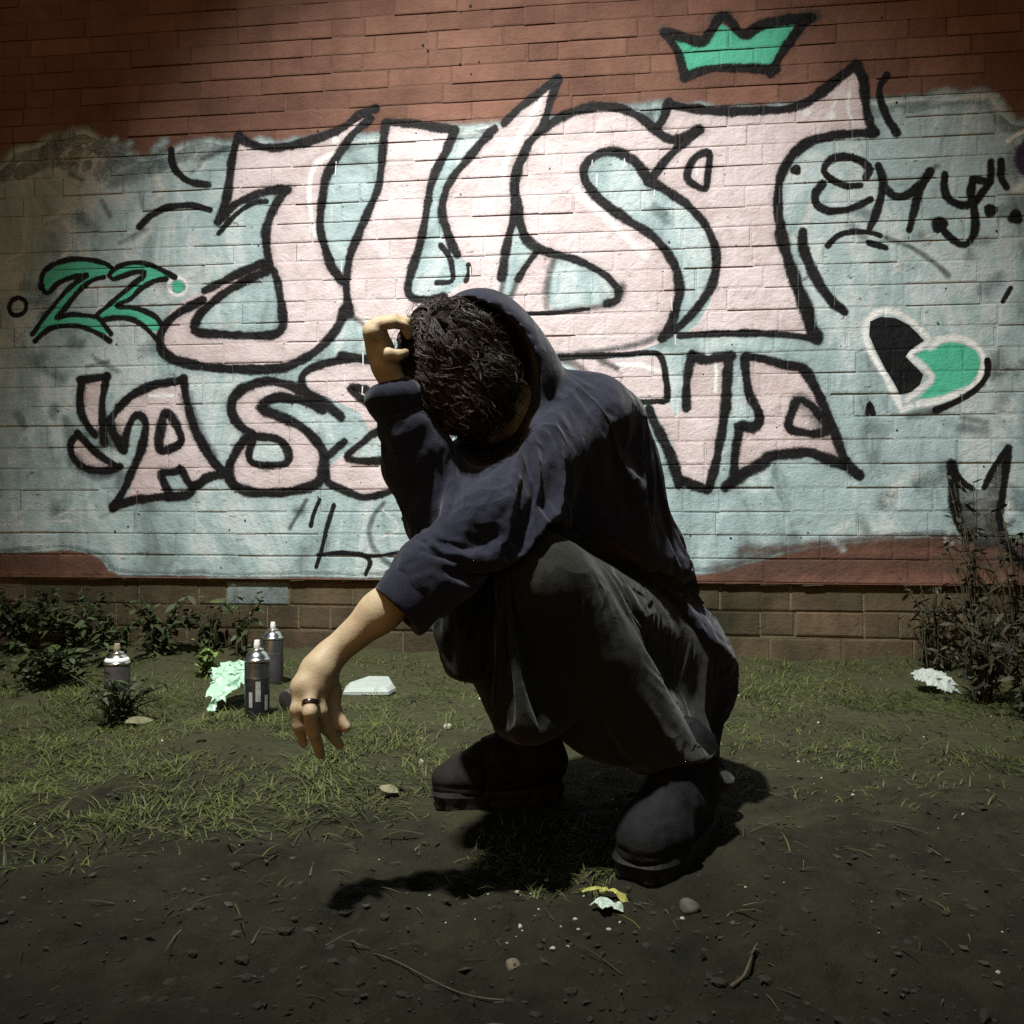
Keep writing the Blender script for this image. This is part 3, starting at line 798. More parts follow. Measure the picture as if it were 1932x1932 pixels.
A2.line('E', 12, [(645, 530), (600, 640), (612, 692), (740, 718)]).fade('E', 30, [(660, 530), (740, 600), (800, 690)]).fade('E', 26, [(880, 850), (960, 930)]).line('E', 12, [(680, 525), (760, 590), (820, 690), (745, 718)])
A2.build()
# ---- scribble under the lower word, and the small figure at the right
Sc = Art('painted_tag', 'thin black scribble and tally marks under the lower word')
Sc.line('D', 7, [(1810, 1090), (1775, 1170), (1760, 1235)], [(1890, 1120), (1850, 1250), (1822, 1370), (1790, 1470)], [(1800, 1400), (1932, 1390), (2050, 1400), (2095, 1440), (2070, 1510)])
Sc.fade('D', 8, [(1735, 1090), (1690, 1170), (1640, 1250)])
Sc.fade('F', 11, [(240, 1300), (180, 1380), (160, 1480), (200, 1580), (280, 1650), (340, 1650)]).line('F', 6, [(350, 1390), (420, 1440), (440, 1500)], [(440, 1460), (440, 1400), (470, 1370), (505, 1400)], [(0, 1580), (180, 1600), (330, 1580)])
Sc.build()
Ra = Art('painted_doodle', 'dark brown doodle with two pointed ears above the right weeds'); Ra.fmat = M_BROWNINK
Ra.fill('E', [(1525, 900), (1580, 980), (1640, 1030), (1700, 1030), (1760, 920), (1830, 810), (1815, 1050), (1790, 1190), (1830, 1330), (1700, 1370), (1600, 1300), (1560, 1220), (1525, 1080)])
Ra.line('E', 15, [(1522, 888), (1535, 1000), (1535, 1100), (1570, 1240), (1625, 1300)]).line('E', 8, [(1530, 900), (1580, 985), (1640, 1025)], [(1835, 800), (1765, 900), (1705, 1020)])
Ra.line('E', 11, [(1842, 795), (1830, 900), (1812, 1050), (1792, 1180), (1830, 1330), (1900, 1430), (1950, 1480)])
Ra.fade('E', 40, [(1560, 1150), (1620, 1250), (1700, 1320)])
Ra.build()
dash('small grey smudge shaped like a tooth left of the heart', 'E', 8, [(1045, 600), (1055, 540), (1075, 600)])
film('red_wash', stroke_tris([(1400, 1040), (1560, 1030), (1700, 1020), (1930, 1030)], 26) + stroke_tris([(1360, 1075), (1600, 1065), (1940, 1062)], 40) + stroke_tris([(-10, 1060), (80, 1062), (175, 1070)], 40), M_REDWASH, 1, wall)['label'] = 'band of red oxide wash along the foot of the teal coat'
film('drip', sum([stroke_tris([(x, y), (x + random.uniform(-2, 2), y + random.uniform(8, 26))], random.uniform(1.6, 2.8)) for x, y in [(random.uniform(560, 1300), random.uniform(300, 900)) for _ in range(22)]], []), M_WHITE2, 6, wall)['label'] = 'thin white drips over the lettering'
film('chip', sum([blob_tris((random.uniform(520, 1700), random.uniform(0, 260)), random.uniform(1.5, 4.2), n=7) for _ in range(14)] + [blob_tris((random.uniform(50, 1900), random.uniform(280, 1080)), random.uniform(0.8, 2.2), n=7) for _ in range(90)], []), M_BLACK, 7, wall)['label'] = 'dark chips and pits in the paint'

for o_ in wall.children:
    if o_.name.split('.')[0] in ('paint_smear', 'paint_smudge', 'drip', 'chip', 'red_wash', 'painted_ground_coat'): o_['kind'] = 'stuff'

# ================================================================== ground
def ground_h(x, y):
    P = np.stack([np.asarray(x, float), np.asarray(y, float), np.zeros_like(np.asarray(x, float))], 1)
    h = 0.014 * vnoise(P, 2.1, 11) + 0.012 * vnoise(P, 5.3, 12) + 0.006 * vnoise(P, 14, 13)
    near = np.clip((2.0 - P[:, 1]) / 0.7, 0.25, 1)          # trodden clods in the foreground
    clod = np.abs(vnoise(P, 24, 14)) ; h = h + near * (0.017 * (clod - 0.4) + 0.012 * (np.abs(vnoise(P, 8.5, 16)) - 0.4) + 0.007 * vnoise(P, 47, 15) + 0.003 * vnoise(P, 95, 17))
    # the low hump of bare soil by the cans
    c = G(440, 1420); h = h + 0.03 * np.exp(-(((P[:, 0] - c[0]) / 0.16) ** 2 + ((P[:, 1] - c[1]) / 0.11) ** 2))
    # level under the boots
    for bx, by in ((0.26, 1.40), (-0.04, 1.62)):
        w = np.exp(-(((P[:, 0] - bx) / 0.13) ** 2 + ((P[:, 1] - by) / 0.15) ** 2)); h = h * (1 - w)
    wd = np.clip(WD - TP * P[:, 0] - P[:, 1], 0, 9)            # soil banked up against the wall
    h = h + (0.022 + 0.02 * vnoise(P, 3.2, 18) + 0.012 * vnoise(P, 9, 19)) * np.exp(-(wd / 0.13) ** 2)
    return h * (np.abs(P[:, 0]) < 30) * (P[:, 1] < 3.8)

core = np.arange(-2.3, 2.3001, 0.0115)
xs = np.concatenate([[-120, -60, -25, -12, -7, -4.5, -3.2, -2.7], core, [2.7, 3.2, 4.5, 7, 12, 25, 60, 120]])
ys = np.concatenate([[-80, -30, -12, -5, -2, -0.8, -0.2, 0.2, 0.45], np.arange(0.6, 2.2, 0.0095), np.arange(2.2, 3.55, 0.02), [4, 5, 8, 15, 30, 80, 160]])
GXX, GYY = np.meshgrid(xs, ys, indexing='ij')
gz = ground_h(GXX.ravel(), GYY.ravel())
gv = np.stack([GXX.ravel(), GYY.ravel(), gz], 1)
nx, ny = len(xs), len(ys)
ii, jj = np.meshgrid(np.arange(nx - 1), np.arange(ny - 1), indexing='ij')
q = (ii * ny + jj).ravel()
gf = np.stack([q, q + ny, q + ny + 1, q + 1], 1)

def soil_mat():
    m, nt, b, out = new_mat('dark trodden soil')
    p = pos_n(nt)
    f = noise_n(nt, p, 6, 6, 0.7)
    g = noise_n(nt, p, 55, 5, 0.75)
    c = ramp_n(nt, f, [(0.3, (0.011, 0.0108, 0.0056)), (0.5, (0.0205, 0.0192, 0.0098)), (0.72, (0.034, 0.0315, 0.0165))])
    c = mix_n(nt, math_n(nt, 'MULTIPLY', ramp_n(nt, g, [(0.55, (0, 0, 0)), (0.75, (1, 1, 1))]), 0.4), c, (0.05, 0.043, 0.028))
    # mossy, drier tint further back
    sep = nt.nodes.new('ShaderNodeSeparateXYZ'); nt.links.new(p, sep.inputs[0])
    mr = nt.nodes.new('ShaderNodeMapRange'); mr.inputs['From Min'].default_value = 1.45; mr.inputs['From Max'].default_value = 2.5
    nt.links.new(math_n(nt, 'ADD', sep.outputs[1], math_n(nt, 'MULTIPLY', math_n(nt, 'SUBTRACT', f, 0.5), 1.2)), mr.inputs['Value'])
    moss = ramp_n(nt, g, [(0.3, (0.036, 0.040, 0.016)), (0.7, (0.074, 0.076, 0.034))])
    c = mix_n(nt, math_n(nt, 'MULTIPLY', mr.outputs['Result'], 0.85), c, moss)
    nt.links.new(c, b.inputs['Base Color'])
    b.inputs['Roughness'].default_value = 0.9
    b.inputs['Specular IOR Level'].default_value = 0.2
    bump_n(nt, b, math_n(nt, 'ADD', g, math_n(nt, 'MULTIPLY', noise_n(nt, p, 180, 3, 0.7), 0.4)), 0.9, 0.010)
    return m
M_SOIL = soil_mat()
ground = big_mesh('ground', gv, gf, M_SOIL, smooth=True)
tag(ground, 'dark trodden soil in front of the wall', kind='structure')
def gh(x, y): return float(ground_h(np.array([x]), np.array([y]))[0])

# ------------------------------------------------------------------ grass, straw, pebbles (uncountable)
def leafy_mat(name, lo, hi, rough=0.6, transl=0.25):
    m, nt, b, out = new_mat(name)
    at = nt.nodes.new('ShaderNodeAttribute'); at.attribute_name = 'tint'
    nt.links.new(ramp_n(nt, at.outputs['Fac'], [(0.0, lo), (0.62, hi), (0.86, tuple(min(1, c * 1.3) for c in hi)), (0.92, (hi[0] * 1.25, hi[1] * 0.95, hi[2] * 1.5))]), b.inputs['Base Color'])
    b.inputs['Roughness'].default_value = rough
    b.inputs['Specular IOR Level'].default_value = 0.25
    return m
M_GRASS = leafy_mat('grass blades', (0.018, 0.025, 0.006), (0.082, 0.102, 0.024))
M_STRAW = leafy_mat('dry straw', (0.025, 0.023, 0.013), (0.09, 0.08, 0.045))
M_LEAF = leafy_mat('dark weed leaves', (0.008, 0.013, 0.004), (0.042, 0.062, 0.018))
M_LEAF2 = leafy_mat('pale young leaves', (0.06, 0.10, 0.02), (0.13, 0.2, 0.045))
M_DRYLEAF = leafy_mat('olive brown weed leaves', (0.008, 0.009, 0.005), (0.034, 0.034, 0.016))

def blades(name, base, length, width, lean, az, mat, curl=0.5, parent=None, seed=0):
    """ribbons of 3 segments; arrays of n"""
    n = len(base)
    r = np.random.default_rng(seed + 5)
    d = np.stack([np.cos(az), np.sin(az), np.zeros(n)], 1)
    s = np.stack([-np.sin(az), np.cos(az), np.zeros(n)], 1)
    rows = []
    for k, t in enumerate((0.0, 0.38, 0.72, 1.0)):
        ang = lean + curl * t * 1.2
        # integrate roughly along the bend
        out = np.sin(lean + curl * t * 0.6) * length * t
        up = np.cos(np.clip(lean + curl * t * 0.6, 0, 2.2)) * length * t
        c = base + d * out[:, None] + np.array([0, 0, 1.0]) * up[:, None]
        w = width * (1 - 0.92 * t ** 1.5) * 0.5
        rows += [c - s * w[:, None], c + s * w[:, None]]
    V = np.stack(rows, 1).reshape(-1, 3)
    o = np.arange(n)[:, None] * 8
    F = np.concatenate([o + np.array([0, 1, 3, 2]), o + np.array([2, 3, 5, 4]), o + np.array([4, 5, 7, 6])], 0)
    ob = big_mesh(name, V, F, mat, parent)
    at = ob.data.attributes.new('tint', 'FLOAT', 'POINT')
    at.data.foreach_set('value', np.repeat(r.random(n).astype(np.float32), 8))
    return ob

def pix(X, Y): return CX + FPX * X / Y, CY + FPX * CAMH / Y
def grass_density(X, Y):
    x, y = pix(X, Y)
    P = np.stack([X, Y, np.zeros_like(X)], 1)
    n = vnoise(P, 4.5, 31) * 0.45 + vnoise(P, 11, 32) * 0.4 + vnoise(P, 26, 33) * 0.3
    d = np.zeros_like(X)
    left = np.clip((930 - x) / 90, 0, 1)
    band = np.clip((y - 1262) / 60, 0, 1) * np.clip((1610 - y - 60 * np.clip((x - 350) / 400, -1, 1)) / 90, 0, 1)
    d = left * band * np.clip(0.6 + n * 1.4, 0, 1)
    # strip between the boots and toward the toe
    e = ((x - 1040) / 165) ** 2 + ((y - 1612) / 62) ** 2
    d = np.maximum(d, np.clip(1.25 - e, 0, 1) * np.clip(0.9 + n, 0.2, 1))
    # right of the figure, thin and mossy
    r = np.clip((x - 1330) / 60, 0, 1) * np.clip((y - 1262) / 30, 0, 1) * np.clip((1560 - y) / 160, 0, 1)
    d = np.maximum(d, r * np.clip(0.16 + n * 0.8, 0, 0.6))
    e2 = ((x - 1590) / 100) ** 2 + ((y - 1420) / 46) ** 2
    d = np.maximum(d, np.clip(1 - e2, 0, 1) * 0.5)
    # along the foot of the wall
    d = np.maximum(d, np.clip((1300 - y) / 50, 0, 1) * np.clip(0.2 + n * 0.8, 0, 0.6))
    # stray blades in the foreground
    d = np.maximum(d, np.clip(-0.01 + n * 0.08, 0, 0.05) * (y > 1450))
    # bare hump by the cans, the boots
    e3 = ((x - 440) / 125) ** 2 + ((y - 1415) / 38) ** 2
    d = d * np.clip(e3 * 0.8 - 0.1, 0.06, 1)
    return d
NB = 400000
bx = rng.uniform(-2.1, 2.0, NB); by = rng.uniform(0.95, 3.2, NB)
keep = rng.random(NB) < grass_density(bx, by)
for fx, fy, rx, ry in ((0.26, 1.38, 0.085, 0.15), (-0.03, 1.62, 0.14, 0.07)):
    keep &= (((bx - fx) / rx) ** 2 + ((by - fy) / ry) ** 2) > 1
keep &= by < WD - TP * bx - 0.02
bx, by = bx[keep], by[keep]
n = len(bx)
base = np.stack([bx, by, ground_h(bx, by) - 0.003], 1)
P_ = np.stack([bx, by, np.zeros(n)], 1)
ln = (0.020 + 0.042 * rng.random(n) ** 1.6) * (1 + 0.5 * vnoise(P_, 6, 41))
az = 2 * math.pi * rng.random(n) * 0.7 + 3.2 * vnoise(P_, 4, 42)
grass = blades('grass', base, ln, 0.0018 + 0.0016 * rng.random(n), 0.6 + 1.05 * rng.random(n), az, M_GRASS, 0.9)
tag(grass, 'short matted green grass growing on the soil', 'grass', kind='stuff')

ns = 900
sx = rng.uniform(-1.8, 1.8, ns); sy = 0.95 + 2.2 * rng.random(ns) ** 0.9
k_ = np.ones(ns, bool)
for fx, fy, rx, ry in ((0.26, 1.38, 0.08, 0.13), (-0.03, 1.62, 0.12, 0.06)):
    k_ &= (((sx - fx) / rx) ** 2 + ((sy - fy) / ry) ** 2) > 1
k_ &= sy < WD - TP * sx - 0.03
sx, sy = sx[k_], sy[k_]; ns = len(sx)
straw = blades('straw', np.stack([sx, sy, ground_h(sx, sy) + 0.003], 1), 0.02 + 0.06 * rng.random(ns) ** 2, 0.0014 + 0.0016 * rng.random(ns), 1.15 + 0.35 * rng.random(ns), 6.28 * rng.random(ns), M_STRAW, 0.25)
tag(straw, 'dry straw and grass stalks strewn over the soil', 'straw', kind='stuff')

# shreds of dead leaf pressed into the soil
M_LITTER = leafy_mat('dead leaf shreds', (0.012, 0.010, 0.006), (0.042, 0.034, 0.02))
nl_ = 3000
lx = rng.uniform(-1.9, 1.9, nl_); ly = 0.93 + 2.25 * rng.random(nl_) ** 1.25
k_ = ly < WD - TP * lx - 0.03
for fx, fy, rx, ry in ((0.26, 1.38, 0.08, 0.13), (-0.03, 1.62, 0.12, 0.06)):
    k_ &= (((lx - fx) / rx) ** 2 + ((ly - fy) / ry) ** 2) > 1
lx, ly = lx[k_], ly[k_]; nl_ = len(lx)
lz = ground_h(lx, ly) + 0.0025
ang = 6.283 * rng.random(nl_); sz = 0.002 + 0.006 * rng.random(nl_) ** 2.5
LVV = []
for (a, r_) in ((0.0, 1.0), (1.3, 0.55), (2.9, 1.1), (4.4, 0.6)):
    rr = sz * r_ * (0.6 + 0.8 * rng.random(nl_)); aa = ang + a
    LVV.append(np.stack([lx + rr * np.cos(aa), ly + rr * np.sin(aa), lz + sz * 0.7 * (rng.random(nl_) - 0.25)], 1))
LVV = np.stack(LVV, 1).reshape(-1, 3)
lf_ = np.arange(nl_)[:, None] * 4 + np.array([0, 1, 2, 3])
lit = big_mesh('leaf_litter', LVV, lf_, M_LITTER)
lit.data.attributes.new('tint', 'FLOAT', 'POINT').data.foreach_set('value', np.repeat(rng.random(nl_).astype(np.float32), 4))
tag(lit, 'shreds of dead leaves pressed into the soil', 'leaf litter', kind='stuff')

ICO = None
def ico():
    global ICO
    if ICO is None:
        bm = bmesh.new(); bmesh.ops.create_icosphere(bm, subdivisions=1, radius=1)
        ICO = (np.array([v.co[:] for v in bm.verts]), np.array([[v.index for v in f.verts] for f in bm.faces])); bm.free()
    return ICO
def scatter_stones(name, pts, rad, mat, flat=0.6, seed=0):
    v0, f0 = ico(); r = np.random.default_rng(seed)
    V, F = [], []
    for i, (p, ra) in enumerate(zip(pts, rad)):
        s = ra * r.uniform(0.6, 1.3, 3); s[2] *= flat
        a = r.uniform(0, 6.28); R = np.array([[math.cos(a), -math.sin(a), 0], [math.sin(a), math.cos(a), 0], [0, 0, 1]])
        V.append((v0 * (1 + r.uniform(-0.22, 0.22, (len(v0), 1))) * s) @ R.T + p); F.append(f0 + i * len(v0))
    return big_mesh(name, np.concatenate(V), np.concatenate(F), mat)
M_CLOD = simple_mat('soil crumbs', (0.026, 0.022, 0.014), 0.95, 0.4, 40, 0.5)
npb = 2600
px = rng.uniform(-1.5, 1.5, npb); py = 0.92 + 1.6 * rng.random(npb) ** 1.5
pts = np.stack([px, py, ground_h(px, py)], 1)
tag(scatter_stones('soil_crumbs', pts, 0.0025 + 0.008 * rng.random(npb) ** 4, M_CLOD, 0.6, 3), 'crumbs of dark soil lying on the ground', 'soil', kind='stuff')
M_BITS = simple_mat('pale litter crumbs', (0.42, 0.40, 0.33), 0.8, 0.3, 60)
npb = 130
px = rng.uniform(-1.2, 1.3, npb); py = 1.0 + 1.9 * rng.random(npb)
px[:26] = rng.normal(0.03, 0.09, 26); py[:26] = rng.normal(1.22, 0.06, 26)
pts = np.stack([px, py, ground_h(px, py) + 0.001], 1)
tag(scatter_stones('pale_crumbs', pts, 0.0012 + 0.0032 * rng.random(npb) ** 2, M_BITS, 0.7, 4), 'tiny pale crumbs scattered on the soil', 'crumbs', kind='stuff')

# ================================================================== street lamp (above the picture; it lights the place)
M_LAMPMETAL = simple_mat('grey galvanised steel', (0.25, 0.26, 0.26), 0.5, 0.15, 20, metal=0.7)
def tube(path, radii, sides=8, cap=True):
    path = [np.asarray(p, float) for p in path]; V, F = [], []
    up = np.array([0.31, 0.17, 0.93])
    for i, p in enumerate(path):
        t = path[min(i + 1, len(path) - 1)] - path[max(i - 1, 0)]; t = t / (np.linalg.norm(t) + 1e-9)
        a = np.cross(t, up); a = a / (np.linalg.norm(a) + 1e-9) if np.linalg.norm(a) > 1e-4 else np.array([1.0, 0, 0]); b = np.cross(t, a)
        r = radii[i] if hasattr(radii, '__len__') else radii
        for k in range(sides):
            an = 2 * math.pi * k / sides; V.append(p + r * (a * math.cos(an) + b * math.sin(an)))
    for i in range(len(path) - 1):
        for k in range(sides):
            F.append((i * sides + k, i * sides + (k + 1) % sides, (i + 1) * sides + (k + 1) % sides, (i + 1) * sides + k))
    if cap: F.append(tuple(range(sides - 1, -1, -1))); F.append(tuple((len(path) - 1) * sides + k for k in range(sides)))
    return V, F
def lathe(profile, sides=28):
    """profile [(r, z)] turned about z"""
    V, F = [], []
    for r, z in profile:
        for k in range(sides):
            a = 2 * math.pi * k / sides; V.append((r * math.cos(a), r * math.sin(a), z))
    for i in range(len(profile) - 1):
        for k in range(sides):
            F.append((i * sides + k, i * sides + (k + 1) % sides, (i + 1) * sides + (k + 1) % sides, (i + 1) * sides + k))
    F.append(tuple(range(sides - 1, -1, -1))); F.append(tuple((len(profile) - 1) * sides + k for k in range(sides)))
    return V, F
post = empty('street_lamp', (-4.4, 0.30, 0))
tag(post, 'grey street lamp on a tall post to the left, outside the picture', 'street lamp')
V, F = tube([(0, 0, -0.2), (0, 0, 3), (0, 0, 4.5), (0.25, 0.0, 4.9), (1.4, 0.02, 4.88), (3.05, 0.05, 4.68)], [0.075, 0.065, 0.05, 0.045, 0.038, 0.034], 14)
mesh_obj('pole', V, F, M_LAMPMETAL, post, True)
V, F = lathe([(0.03, 0.36), (0.06, 0.34), (0.10, 0.2), (0.20, 0.06), (0.205, 0.055), (0.19, 0.06), (0.09, 0.19), (0.02, 0.3)])
hd = mesh_obj('lamp_shade', V, F, M_LAMPMETAL, post, True); hd.location = (LAMP[0] + 4.4, LAMP[1] - 0.30, LAMP[2] - 0.01)

# ================================================================== spray cans and litter
M_ALU = simple_mat('bright aluminium dome', (0.78, 0.80, 0.80), 0.22, 0.05, 50, metal=1.0, spec=0.5)
M_TIN = simple_mat('scuffed tin can wall', (0.16, 0.17, 0.175), 0.34, 0.5, 26, metal=0.85)
M_CANLABEL = simple_mat('dark can label', (0.022, 0.022, 0.026), 0.32, 0.4, 60)
M_CANTEXT = simple_mat('pale can print', (0.34, 0.35, 0.34), 0.5, 0.3, 80)
M_NOZZLE = simple_mat('white plastic nozzle', (0.74, 0.75, 0.72), 0.45, 0.06, 50)
M_GREYCAN = simple_mat('dull dark grey can', (0.055, 0.052, 0.055), 0.5, 0.3, 30)

def spray_can(loc, label, body, lay=None, rz=0.0, label_mat=None, text=True, nozzle_mat=None, s=1.0):
    c = empty('spray_can', loc, rz)
    tag(c, label, 'spray can', 'spray cans at the foot of the wall')
    c.scale = (s, s, s)
    V, F = lathe([(0.029, 0.0), (0.0315, 0.001), (0.0325, 0.004), (0.0325, 0.146), (0.0315, 0.149)])
    b = mesh_obj('can_body', V, F, body, c, True)
    V, F = lathe([(0.0315, 0.1485), (0.0338, 0.149), (0.0342, 0.152), (0.0335, 0.1545), (0.0315, 0.1555), (0.030, 0.160), (0.0255, 0.168), (0.019, 0.1735), (0.0165, 0.175)])
    mesh_obj('dome', V, F, M_ALU, c, True)
    V, F = lathe([(0.0165, 0.1748), (0.0178, 0.1755), (0.0178, 0.179), (0.0165, 0.1805), (0.012, 0.1806), (0.0115, 0.182), (0.006, 0.183)])
    mesh_obj('valve_cup', V, F, M_ALU, c, True)
    V, F = lathe([(0.0075, 0.182), (0.0085, 0.1835), (0.0085, 0.194), (0.0072, 0.197), (0.0072, 0.202), (0.006, 0.2035)], 18)
    mesh_obj('nozzle', V, F, nozzle_mat or M_NOZZLE, c, True)
    if label_mat:
        V, F = lathe([(0.03262, 0.012), (0.0328, 0.013), (0.0328, 0.105), (0.03262, 0.106)], 32)
        lb = mesh_obj('paper_label', V, F, label_mat, b, True)
        if text:
            # a pale upright panel of small print, as on the photograph
            V, F = [], []
            for k, (a0, a1, z0, z1) in enumerate([(-1.75, -1.35, 0.045, 0.098), (-1.0, -0.62, 0.02, 0.06), (-2.3, -2.0, 0.03, 0.07)]):
                m0 = len(V)
                for q in range(5):
                    a = a0 + (a1 - a0) * q / 4
                    V += [(0.03298 * math.cos(a), 0.03298 * math.sin(a), z0), (0.03298 * math.cos(a), 0.03298 * math.sin(a), z1)]
                F += [(m0 + 2 * q, m0 + 2 * q + 2, m0 + 2 * q + 3, m0 + 2 * q + 1) for q in range(4)]
            mesh_obj('print_panel', V, F, M_CANTEXT, b)
    if lay:
        c.rotation_euler = lay
    return c
def stand(x, y):
    p = G(x, y); return (p[0], p[1], gh(p[0], p[1]) - 0.002)
spray_can(stand(485, 1354), 'tin spray can with dark label standing in front of another can', M_TIN, rz=0.35, label_mat=M_CANLABEL)
d_ = 2.8; spray_can(((515 - CX) / FPX * d_, d_, gh((515 - CX) / FPX * d_, d_) - 0.002), 'dull tin spray can standing behind, nearest to the wall', M_TIN, rz=2.0, label_mat=M_GREYCAN, text=False)
d_ = 2.3; lc = spray_can(((221 - CX) / FPX * d_, d_, gh((221 - CX) / FPX * d_, d_) - 0.002), 'spray can with a pale dome among the weeds, leftmost', M_GREYCAN, rz=1.1, label_mat=M_CANLABEL, text=False, nozzle_mat=simple_mat('dirty brass nozzle', (0.3, 0.24, 0.16), 0.5, 0.2, 60))
V, F = lathe([(0.0318, 0.1562), (0.0322, 0.158), (0.030, 0.1625), (0.024, 0.169)], 28)
mesh_obj('white_collar', V, F, M_NOZZLE, lc, True)
p = G(540, 1352)
spray_can((p[0] - 0.005, p[1] + 0.02, gh(p[0], p[1]) + 0.031), 'dark grey spray can lying on its side behind the hanging hand', M_GREYCAN, lay=(math.radians(-82), 0, math.radians(-32)), label_mat=M_GREYCAN, text=False, s=0.95)

def crumple(name, poly, h, mat, loc, label, cat, seed, amp=0.012, res=0.006, thick=0.0015, rz=0.0, tilt=0.0):
    """a crumpled sheet with its own thickness; poly outlines it in metres (x, y)"""
    xs_ = [p[0] for p in poly]; ys_ = [p[1] for p in poly]
    X = np.arange(min(xs_), max(xs_) + res, res); Y = np.arange(min(ys_), max(ys_) + res, res)
    def inside(x, y):
        c = False
        for i in range(len(poly)):
            (x0, y0), (x1, y1) = poly[i - 1], poly[i]
            if (y0 > y) != (y1 > y) and x < (x1 - x0) * (y - y0) / (y1 - y0) + x0: c = not c
        return c
    idx = {}; P = []
    for i, x in enumerate(X):
        for j, y in enumerate(Y):
            if inside(x, y): idx[(i, j)] = len(P); P.append((x, y, 0))
    P = np.array(P, float)
    cen = P.mean(0); rad = max(np.ptp(P[:, 0]), np.ptp(P[:, 1])) / 2
    r2 = np.sum((P - cen) ** 2, 1) / rad ** 2
    f = 1 - np.abs(vnoise(P + seed, 55, seed)); g = 1 - np.abs(vnoise(P + seed, 120, seed + 3))
    P[:, 2] = h * np.clip(1 - r2, 0, 1) ** 0.6 + amp * (f - 0.5) + amp * 0.45 * (g - 0.5)
    P[:, 0] += amp * 0.8 * vnoise(P, 60, seed + 5); P[:, 1] += amp * 0.8 * vnoise(P, 60, seed + 6)
    P[:, 2] -= P[:, 2].min() - 0.001
    P[:, 2] += tilt * (P[:, 1] - P[:, 1].min())
    F = []
    for (i, j), a in idx.items():
        b, c, d = idx.get((i + 1, j)), idx.get((i + 1, j + 1)), idx.get((i, j + 1))
        if b is not None and c is not None and d is not None: F.append((a, b, c, d))
        elif b is not None and d is not None: F.append((a, b, d))
    o = mesh_obj(name, P, F, mat, None, False)
    md = o.modifiers.new('solid', 'SOLIDIFY'); md.thickness = thick
    o.location = loc; o.rotation_euler = (0, 0, rz)
    tag(o, label, cat)
    return o
M_BAG = simple_mat('pale green plastic film', (0.36, 0.56, 0.42), 0.35, 0.12, 20, spec=0.5)
p = G(412, 1346)
crumple('plastic_bag', [(-0.085, 0.10), (-0.05, 0.17), (0.03, 0.20), (0.055, 0.15), (0.075, 0.10), (0.075, 0.04), (0.035, 0.01), (0.02, -0.035), (0.0, -0.03), (-0.005, -0.07), (-0.03, -0.065), (-0.04, 0.0), (-0.06, 0.05)], 0.05, M_BAG, (p[0] + 0.005, p[1] + 0.04, gh(p[0], p[1])), 'crumpled pale green plastic bag left of the standing spray cans', 'plastic bag', 21, 0.022, 0.007, tilt=0.25)
M_PAPER = simple_mat('off white card', (0.36, 0.41, 0.37), 0.7, 0.1, 30)
# the white folded card tray behind the hand
p = G(690, 1312)
tr = empty('card_tray', (p[0] + 0.01, p[1] + 0.05, gh(p[0], p[1]) + 0.001), 0.05)
tag(tr, 'white folded card tray on the grass behind the hanging forearm', 'tray')
ov = [(-0.085, -0.03), (0.055, -0.035), (0.072, 0.03), (0.045, 0.16), (-0.03, 0.17), (-0.09, 0.06)]
V = [(x, y, 0.0) for x, y in ov] + [(x * 0.97, y * 0.97, 0.007) for x, y in ov] + [(x * 0.82, y * 0.82 + 0.012, 0.017 + 0.02 * (y + 0.03)) for x, y in ov]
n6 = len(ov)
F = [(i, (i + 1) % n6, n6 + (i + 1) % n6, n6 + i) for i in range(n6)]
mesh_obj('rim', V[:2 * n6], F + [tuple(range(n6 - 1, -1, -1))], M_PAPER, tr)
F2 = [(i, (i + 1) % n6, n6 + (i + 1) % n6, n6 + i) for i in range(n6)] + [tuple(n6 + i for i in range(n6))]
mesh_obj('lid', [(v[0], v[1], v[2] + 0.001) for v in V[n6:]], F2, M_PAPER, tr)
p = G(1772, 1304)
crumple('paper_scrap', [(-0.06, 0.05), (-0.045, 0.10), (0.01, 0.12), (0.05, 0.08), (0.065, -0.01), (0.0, -0.02), (-0.03, 0.0)], 0.03, M_PAPER, (p[0], p[1] + 0.0, gh(p[0], p[1])), 'crumpled white paper scrap in front of the right weeds', 'paper', 5, 0.016, 0.006, tilt=0.3)
M_WRAP = simple_mat('white and green wrapper', (0.46, 0.56, 0.46), 0.5, 0.4, 160)
M_WRAPY = simple_mat('yellow green wrapper', (0.36, 0.36, 0.09), 0.5, 0.4, 120)
p = G(1142, 1712)
crumple('sweet_wrapper', [(-0.025, 0.014), (0.0, 0.02), (0.028, -0.002), (0.026, -0.016), (0.004, -0.012), (-0.018, 0.002)], 0.008, M_WRAP, (p[0], p[1] + 0.01, gh(p[0], p[1] + 0.01) + 0.003), 'small white and green wrapper lying on the soil before the boot', 'wrapper', 8, 0.007, 0.0028, 0.0008, tilt=0.1)
p = G(1143, 1690)
crumple('sweet_wrapper', [(-0.03, 0.012), (0.0, 0.014), (0.025, 0.0), (0.03, -0.014), (0.012, -0.014), (-0.01, 0.0), (-0.03, 0.002)], 0.008, M_WRAPY, (p[0], p[1] + 0.01, gh(p[0], p[1] + 0.01) + 0.003), 'small yellow green wrapper just behind the white one', 'wrapper', 9, 0.007, 0.0028, 0.0008, tilt=0.1)

